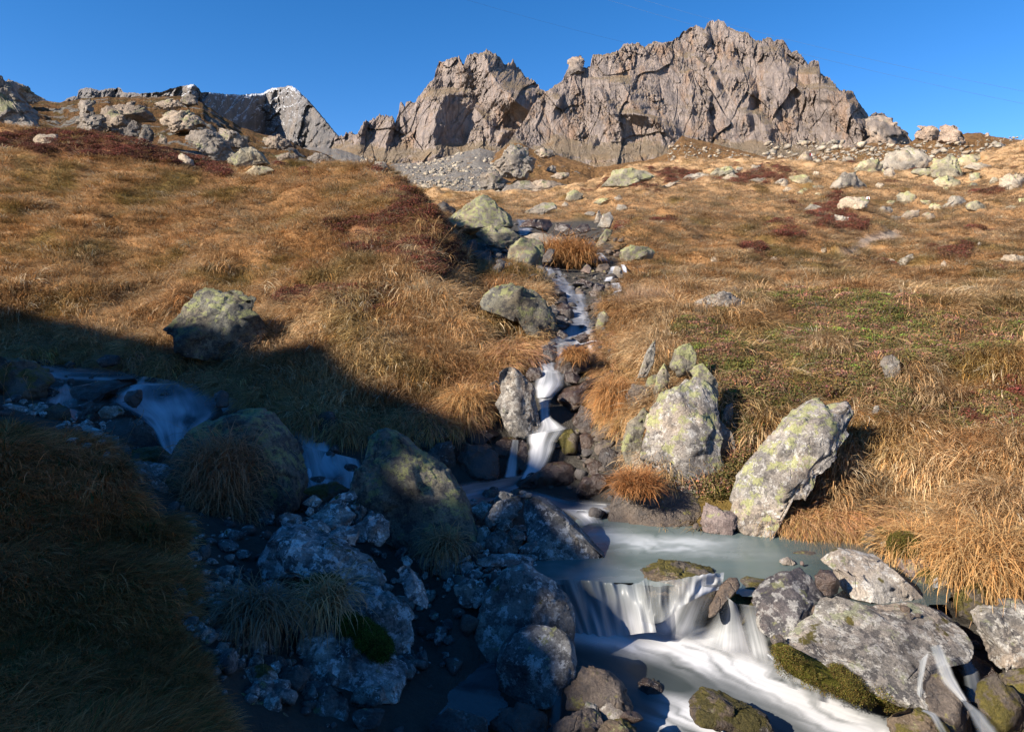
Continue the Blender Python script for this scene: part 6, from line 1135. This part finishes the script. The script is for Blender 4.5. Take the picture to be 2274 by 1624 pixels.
# candidate points, evenly spread over bearing and log distance
NP_ = 190000
u = rng.uniform(-260, 2520, NP_); l = rng.uniform(math.log(2.4), math.log(118), NP_); d = np.exp(l)
iu = np.clip(((u - UG[0]) / 8).astype(int), 0, len(UG) - 2); il = np.clip(((l - LD[0]) / 0.0115).astype(int), 0, len(LD) - 2)
v = ground_v(u, l); x = (u - U0) / F * d; z = ground_z(x, d)
ok = (bed[iu, il] < 0.45) & (v < 2000)
# thin out what the brow of a slope hides
vmin = np.minimum.accumulate(VG2, axis=1)[iu, il]; ok &= (v < vmin + 130) | (rng.random(NP_) < 0.15)
NOG = [[(1340,1000),(1425,1060),(1480,1075),(1560,1095),(1575,1120),(1545,1180),(1340,1185)], [(1630,1070),(1700,960),(1800,890),(1900,870),(1885,950),(1800,1010),(1730,1060),(1712,1110),(1720,1192),(1560,1195),(1570,1150)], [(1330,830),(1400,850),(1430,930),(1430,1000),(1380,1000)]]
ok &= ~(inpoly(u, v, PATCH) & (d < 60) & (d > 18))
for pg in NOG: ok &= ~(inpoly(u, v + 6, pg) & (d < 14))
for fx, fy, fr in FOOT:
    if fy > 1.0 and fy < 120: ok &= ((x - fx) ** 2 + ((d - fy)) ** 2) > (fr * 0.5) ** 2
u, l, d, v, x, z, iu, il = [q[ok] for q in (u, l, d, v, x, z, iu, il)]
e = 0.25; gx = (ground_z(x + e, d) - ground_z(x - e, d)) / (2 * e); gy = (ground_z(x, d + e) - ground_z(x, d - e)) / (2 * e)
relief = n2(x / 0.9, d / 0.9, 207, 3)
az = np.arctan2(-gy, -gx) + rng.normal(0, 0.5, len(x)) + 1.5 * n2(x / 1.1, d / 1.1, 201, 2)
cv = cover(u, v, x, d)
n = len(x); grow = np.clip((d / 11) ** 0.5, 0.7, 2.3)
lush = n2(x / 1.1, d / 1.1, 211, 3); steep = np.clip(np.hypot(gx, gy), 0, 2)
idx = np.where(lush + 0.25 * (steep - 0.5) + rng.normal(0, 0.25, n) > 0.05, rng.integers(0, 4, n), rng.integers(4, 7, n))
idx = np.where(d + rng.normal(0, 2, n) > 14, rng.integers(4, 7, n), idx); idx = np.where((rng.random(n) < 0.05) & (d < 22), rng.integers(10, 12, n), idx)
hv = (cv == 1) | (cv == 2); idx = np.where(hv & (rng.random(n) < np.where(cv == 2, 0.55, 0.88)), rng.integers(7, 10, n), idx)
# straw colours
pal = np.array([[0.64, 0.42, 0.21], [0.54, 0.32, 0.14], [0.74, 0.53, 0.30], [0.45, 0.235, 0.10], [0.42, 0.29, 0.09]])
f1 = n2(x / 2.4, d / 2.4, 221, 3); f2 = n2(x / 0.8, d / 0.8, 231, 3)
mixv = np.clip(0.5 + 0.9 * f1, 0, 1)[:, None]
tint = pal[1] * (1 - mixv) + pal[0] * mixv
pv = np.clip(f2 * 1.4, 0, 1)[:, None]; tint = tint * (1 - pv) + pal[2] * pv
rb = np.clip(-f2 * 1.3 - 0.1, 0, 1)[:, None]; tint = tint * (1 - rb) + pal[3] * rb
yb = np.clip(n2(x / 1.7, d / 1.7, 241, 3) * 1.6 - 0.25, 0, 1)[:, None] * 0.8; tint = tint * (1 - yb) + pal[4] * yb
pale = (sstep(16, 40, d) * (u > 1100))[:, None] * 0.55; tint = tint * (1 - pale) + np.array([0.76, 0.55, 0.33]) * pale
red_l = (sstep(900, 200, u) * sstep(0.0, 0.6, n2(x / 3.0, d / 3.0, 246, 2) + 0.3))[:, None] * 0.35; tint = tint * (1 - red_l) + np.array([0.40, 0.20, 0.06]) * red_l
vr = rng.random(n); tint[vr < 0.07] = np.array([0.78, 0.62, 0.40]); tint[(vr > 0.07) & (vr < 0.16)] *= 0.5
ol = cv == 3; tint[ol] = tint[ol] * 0.55 + np.array([0.18, 0.145, 0.04]) * 0.45
k1 = cv == 1; g1 = np.clip(0.5 + n2(x / 0.5, d / 0.5, 251, 3), 0, 1)[:, None]
heath = np.array([0.20, 0.135, 0.065]) * (1 - g1) + np.array([0.135, 0.125, 0.035]) * g1; br = rng.random(n) < 0.22
heath[br] = np.array([0.28, 0.15, 0.10]); bg = (rng.random(n) < 0.07) & (f2 > 0); heath[bg] = np.array([0.19, 0.24, 0.05]); tint[k1 & (idx >= 7) & (idx < 10)] = heath[k1 & (idx >= 7) & (idx < 10)]
k2 = (cv == 2) & (idx >= 7) & (idx < 10); rr_ = rng.random(n)[:, None]; redc = np.array([0.19, 0.055, 0.04]) * rr_ + np.array([0.12, 0.065, 0.035]) * (1 - rr_); tint[k2] = redc[k2]
fgm = (u < 640) & (d < 7.5); tint[fgm] = tint[fgm] * np.array([1.22, 0.72, 0.50]); gg = fgm & (rng.random(n) < 0.12); tint[gg] = np.array([0.10, 0.12, 0.03])  # mound grass reddened in its colour to offset the blue light of the shade
tint *= (rng.uniform(0.7, 1.2, n) * (1 + 0.30 * np.clip(relief, -1, 0.6)))[:, None]
sc_ = grow * rng.uniform(0.7, 1.25, n) * (1 + 0.35 * np.clip(lush, -0.8, 0.8)); sz = sc_ * rng.uniform(0.8, 1.15, n)
edge_ = blur(blur(bed, 3, 0), 5, 1)[iu, il]; low = 1 - 0.5 * sstep(0.08, 0.4, edge_); sz *= low; sc_ *= 0.5 + 0.5 * low
sz = sz * (1 - 0.45 * sstep(11, 24, d))
flat = hv & (idx >= 7) & (idx < 10); sc_ = np.where(flat, grow * rng.uniform(0.75, 1.2, n), sc_); sz = np.where(flat, sc_ * 1.0, sz)
near = np.clip(d / 6.0, 0.62, 1); sc_ *= near; sz *= near * np.where(fgm, 0.72, 1.0)
scl = np.stack([sc_, sc_, sz], -1); tilt = np.stack([rng.normal(0, 0.12, n), rng.normal(0, 0.12, n) , az], -1)
P3 = np.stack([x, d, z - 0.02], -1)
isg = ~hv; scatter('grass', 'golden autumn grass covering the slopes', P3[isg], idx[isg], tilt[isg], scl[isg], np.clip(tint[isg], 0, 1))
k = cv == 1; scatter('heath', 'low dark green heather and bilberry on the right bank', P3[k], idx[k], tilt[k], scl[k], np.clip(tint[k], 0, 1))
k = cv == 2; scatter('red_bilberry', 'dark red bilberry patches in the grass', P3[k], idx[k], tilt[k], scl[k], np.clip(tint[k], 0, 1))
# overhanging fringe along the grassy banks of the water
fr = []
for crop, line, ln in [('Z', [(0,800),(100,793),(250,800),(330,822),(430,840),(500,868),(560,900),(640,935),(720,955),(790,975),(850,965),(920,945),(1000,950)], 1.0),
                       ('Z', [(1000,940),(1060,915),(1090,850),(1120,815),(1180,790)], 1.0), ('Z', [(1340,760),(1345,840),(1380,870),(1330,900),(1390,960)], 0.7),
                       ('H', [(600,1220),(700,1240),(800,1250),(1000,1260),(1100,1270),(1200,1290),(1400,1290),(1560,1340),(1700,1380),(1800,1430)], 1.0), ('L', [(1600,300),(1700,420),(1850,520),(1980,640),(2105,660),(2250,690)], 1.2)]:
    a = resample(Z(crop, line), 150); 
    for k in range(460):
        q = a[rng.integers(150)] + rng.normal(0, [8, 9]); q[1] -= abs(rng.normal(0, 12)); fr.append((q[0], q[1], ln))
fr = np.array(fr); dd = hit(fr[:, 0], fr[:, 1]); Pf = W(fr[:, 0], fr[:, 1], dd)
m = dd < 20; Pf = Pf[m]; dd = dd[m]; fl_ = fr[m, 2]; nf_ = len(Pf)
gxf = (ground_z(Pf[:, 0] + 0.4, Pf[:, 1]) - ground_z(Pf[:, 0] - 0.4, Pf[:, 1])); azf = np.arctan2(-np.ones(nf_) * 0.8, -gxf) + rng.normal(0, 0.35, nf_)
tf = pal[0] * 0.55 + pal[3] * 0.45 + rng.normal(0, 0.02, (nf_, 3)); tf *= rng.uniform(0.7, 1.25, nf_)[:, None]
sf = (0.85 * fl_ * rng.uniform(0.75, 1.3, nf_) * np.clip(dd / 9, 0.7, 1.3))
scatter('bank_grass', 'long straw grass hanging over the stream banks', Pf, rng.integers(0, 4, nf_), np.stack([rng.normal(0, .1, nf_), 0.35 + rng.normal(0, .12, nf_), azf], -1), np.stack([sf, sf, sf], -1), np.clip(tf, 0, 1))
# single tussocks one can point to
T = NT('tussock_blades'); sh = T.attr('shade').outputs['Color']; d_ = T.n('BsdfPrincipled', {'Base Color': sh, 'Roughness': 0.8, 'Specular IOR Level': 0.2}); t_ = T.n('BsdfTranslucent', {'Color': sh}); mx_ = T.n('MixShader', {0: 0.3}); T.t.links.new(d_.outputs[0], mx_.inputs[1]); T.t.links.new(t_.outputs[0], mx_.inputs[2]); M['tuss'] = T.done(mx_)
def tussock(label, crop, cx, cy, r, length, nbl, dist, col, droop=2.0, lean=0.2, down=0.0, az=-1.57, wid=0.006, name='tussock', cat='grass tussock', stretch=(1, 1)):
    (cu_, cv_), = Z(crop, [(cx, cy)]); c = W(cu_, cv_, dist); g = np.random.default_rng(int(cx * 7 + cy))
    k = nbl; a = g.uniform(0, 6.28, k); rr = np.sqrt(g.random(k)) * r; o3 = np.stack([rr * np.cos(a) * stretch[0], rr * np.sin(a) * 0.7, -down * g.random(k) ** 0.8 - 0.25 * rr ** 2 / r], -1)
    if down: o3[:, 1] -= 0.25 * (-o3[:, 2]) 
    V, Fq, S_ = blades(k, 0.02, length, wid, lean, droop, 1.0, g, 6, o3)
    # blades lean outward from the middle; turn the bias toward the camera
    ca, sa = math.cos(az), math.sin(az)
    Lc = V - np.repeat(o3, 14, 0); Lc = np.stack([Lc[:, 0] * ca - Lc[:, 1] * sa, Lc[:, 0] * sa + Lc[:, 1] * ca, Lc[:, 2]], -1); V = np.repeat(o3, 14, 0) + Lc
    S_[:, :3] *= np.array(col) * 1.2; o = mk(name, V, Fq, M['tuss'], attrs={'shade': np.clip(S_, 0, 1)}); o.location = tuple(c); tag(o, label, cat); return o
ORG = (0.44, 0.23, 0.09); STW = (0.52, 0.31, 0.13)
tussock('huge brown tussock hanging over the round boulder at left', 'Z', 495, 985, 0.30, 0.42, 5200, 6.75, (0.40, 0.22, 0.12), droop=2.2, lean=0.35, down=1.05, stretch=(1.05, 1))
tussock('round orange tussock on the dark reddish rock behind the pool', 'Z', 1412, 1062, 0.20, 0.22, 2600, 7.3, (0.38, 0.18, 0.07), droop=1.6, lean=0.1, down=0.14)
tussock('small tussock growing on the rock in the middle of the cascade', 'Z', 1277, 782, 0.16, 0.24, 1200, 10.3, ORG, droop=2.0, lean=0.3, down=0.10)
tussock('straw tussock right of the long brown wet slab', 'Z', 1372, 858, 0.24, 0.34, 2600, 9.3, ORG, droop=2.3, lean=0.4, down=0.30)
tussock('golden tussock in shade and sun below the flat grey boulder', 'Z', 1258, 548, 0.9, 0.85, 3000, 20.5, ORG, droop=2.0, lean=0.3, down=0.5, wid=0.014)
tussock('dense straw tussock left of the tall upright rock', 'Z', 1035, 880, 0.22, 0.34, 1800, 9.4, STW, droop=2.0, lean=0.4, down=0.15)
tussock('dry pale bush with fine bare twigs right of the cascade', 'Z', 1440, 670, 0.62, 0.42, 5200, 13.6, (0.40, 0.27, 0.17), droop=0.5, lean=0.0, down=0.25, wid=0.006, name='dry_bush', cat='bush')
tussock('drooping dry sedge on the bleached slab in shade', 'J', 1000, 720, 0.12, 0.36, 500, 4.75, (0.44, 0.29, 0.15), droop=2.7, lean=0.5, down=0.12)
tussock('brown tuft at the foot of the huge shaded boulder', 'G', 690, 1140, 0.13, 0.30, 600, 6.05, (0.34, 0.22, 0.12), droop=2.7, lean=0.5, down=0.1)
tussock('roots and grass hanging over the rock left of the bleached slab', 'J', 560, 760, 0.18, 0.32, 900, 4.5, (0.22, 0.16, 0.10), droop=2.7, lean=0.6, down=0.12)
tussock('shaggy tussock cushion at the right edge above the mossy boulder', 'L', 1950, 200, 0.42, 0.42, 4200, 5.7, STW, droop=2.2, lean=0.35, down=0.30, stretch=(1.2, 1))
tussock('bright straw tussock over the right end of the pool', 'L', 1330, 190, 0.30, 0.32, 2600, 6.2, STW, droop=2.2, lean=0.4, down=0.15)
def stalks(label, crop, spots, dist, h, col=(0.42, 0.27, 0.14)):
    g = np.random.default_rng(int(dist * 100)); Vs, Fs, n = [], [], 0
    (cu_, cv_), = Z(crop, [spots[0]]); c = W(cu_, cv_, dist)
    for q in spots:
        (su, sv), = Z(crop, [q]); b = W(su, sv, dist) - c
        p = b + np.array([0, 0, -0.05]); dr = np.array([g.normal(0, .25), g.normal(0, .15), 1.0]); pts = [p]
        for k in range(7): dr = dr + [0.05 * np.sign(dr[0]), 0, -0.05]; p = p + dr / np.linalg.norm(dr) * h / 7; pts.append(p)
        tips = [(pts, 0.004 * dist / 9)] + [([pts[-1 - j], pts[-1 - j] + [g.normal(0, .05), g.normal(0, .03), 0.05]], 0.006 * dist / 9) for j in (0, 0, 1, 1, 2)]
        for pl_, w in tips:
            pl_ = np.array(pl_); A = pl_ + [w / 2, 0, 0]; B = pl_ - [w / 2, 0, 0]; Cc = pl_ + [0, w / 2, 0]
            V = np.concatenate([A, B, Cc]); m_ = len(pl_); Vs.append(V)
            for i in range(m_ - 1):
                for s1, s2 in ((0, m_), (m_, 2 * m_), (2 * m_, 0)): Fs.append([n + s1 + i, n + s2 + i, n + s2 + i + 1, n + s1 + i + 1])
            n += len(V)
    V = np.concatenate(Vs); o = mk('dry_stalks', V, np.array(Fs), M['tuss'], attrs={'shade': np.tile([*col, 1.0], (len(V), 1))}); o.location = tuple(c); tag(o, label, 'dry plant', None); return o
stalks('tall dry seed stalks behind the round green-grey boulder', 'E', [(1270,620),(1290,610),(1310,640),(1330,640),(1350,650),(1400,690),(1130,575),(1200,575)], 12.6, 0.75)
stalks('dry seed stalks rising from the shaded left bank', 'E', [(640,330),(600,300),(560,420)], 13.4, 0.6)
stalks('thin dry stalks in the grass mound by the left stream', 'D', [(230,1050),(100,1000),(30,960),(540,1290),(820,1300)], 7.0, 0.45)
# moss cushions
T = NT('moss'); pos = T.n('TexCoord').outputs['Object']; mc = T.mix(T.noise(pos, 9, 8, 0.7), (0.035, 0.045, 0.008), (0.15, 0.13, 0.02)); M['moss'] = T.done(T.n('BsdfPrincipled', {'Base Color': mc, 'Roughness': 0.95, 'Specular IOR Level': 0.1, 'Normal': T.bump(T.noise(pos, 60, 6, 0.8), 1.0, 0.03)}))
T = NT('bright_moss'); pos = T.n('TexCoord').outputs['Object']; mc = T.mix(T.noise(pos, 12, 6, 0.7), (0.02, 0.05, 0.006), (0.06, 0.12, 0.012)); M['gmoss'] = T.done(T.n('BsdfPrincipled', {'Base Color': mc, 'Roughness': 0.95, 'Specular IOR Level': 0.1, 'Normal': T.bump(T.noise(pos, 70, 6, 0.8), 1.0, 0.02)}))
for cr_, pp, lb, dd_, kd in [('L', [(245,1010),(320,980),(400,1110),(560,1150),(700,1190),(900,1250),(1090,1310),(1200,1370),(1240,1440),(1180,1450),(950,1340),(700,1260),(480,1210),(330,1140)], 'mossy skirt under the largest granite boulder', 4.62, 'moss'),
                         ('J', [(1110,900),(1180,870),(1260,940),(1350,1000),(1420,1060),(1400,1130),(1340,1110),(1260,1010),(1140,960)], 'bright green moss streak on the frosted rocks in shade', 4.55, 'gmoss'),
                         ('J', [(860,680),(960,640),(1080,640),(1120,720),(1050,800),(900,770)], 'olive moss cushion below the bleached slab', 4.9, 'moss'),
                         ('L', [(1150,210),(1250,190),(1300,240),(1290,300),(1200,310),(1140,270)], 'yellow-green moss cushion under the bright straw tussock', 6.0, 'moss'),
                         ('H', [(600,1180),(800,1200),(1050,1200),(1060,1262),(620,1258)], 'mossy earth edge at the back of the pool', 6.98, 'moss')]:
    o = rock(lb, cr_, pp, kd, 0.5, d=dd_, name='moss', cat='moss', facets=1, rough=1.0, shear=0.3, sub=5)
    me_ = o.data; vv = np.array([q.co[:] for q in me_.vertices]); vv = vv[vv[:, 1] < np.median(vv[:, 1]) + 0.05]; vv = vv[rng.permutation(len(vv))[:900]] + np.array(o.location); m_ = len(vv)
    ct = (np.array([0.06, 0.10, 0.015]) if kd == 'gmoss' else np.array([0.13, 0.105, 0.025])) * rng.uniform(0.5, 1.7, (m_, 1))
    scatter('moss_sprigs', 'fine sprigs of moss growing on the rocks', vv, rng.integers(7, 10, m_), rng.normal(0, 0.6, (m_, 3)), np.full((m_, 3), 0.26) * rng.uniform(0.6, 1.3, (m_, 1)), ct)
# three pairs of lines high above the valley
T = NT('cable_metal'); M['cable'] = T.done(T.n('BsdfPrincipled', {'Base Color': (0.10, 0.13, 0.18), 'Roughness': 0.5, 'Metallic': 0.3}))
def cable(label, a, b, sag=3.0):
    A = W(*a); B = W(*b); n_ = 50; t = np.linspace(0, 1, n_)[:, None]; P = A * (1 - t) + B * t; P[:, 2] += -4 * sag * (t * (1 - t))[:, 0]
    V = np.concatenate([P + np.array([math.cos(k * 2.094), 0, math.sin(k * 2.094)]) * 0.05 for k in range(3)]); i = np.arange(n_ - 1)
    Fq = np.concatenate([np.stack([i + s1 * n_, i + s2 * n_, i + 1 + s2 * n_, i + 1 + s1 * n_], -1) for s1, s2 in ((0, 1), (1, 2), (2, 0))])
    o = mk('overhead_cable', V, Fq, M['cable']); tag(o, label, 'power cable', 'power cables crossing the sky'); return o
def zc(c, x_, y_): return Z(c, [(x_, y_)])[0]
D1 = 420
a, b = zc('B', 640, -60), zc('B', 1900, 285); cable('lowest-left power cable, ending at the notch of the massif', (*a, 420), (*zc('B', 1900, 285), 480), 1.0)
cable('middle power cable passing behind the summit ridge', (*zc('B', 1500, -90), 400), (*zc('C', 2500, 735), 300), 4.0)
cable('highest power cable crossing above the summit', (*zc('B', 1700, -100), 400), (*zc('C', 2500, 650), 300), 4.0)
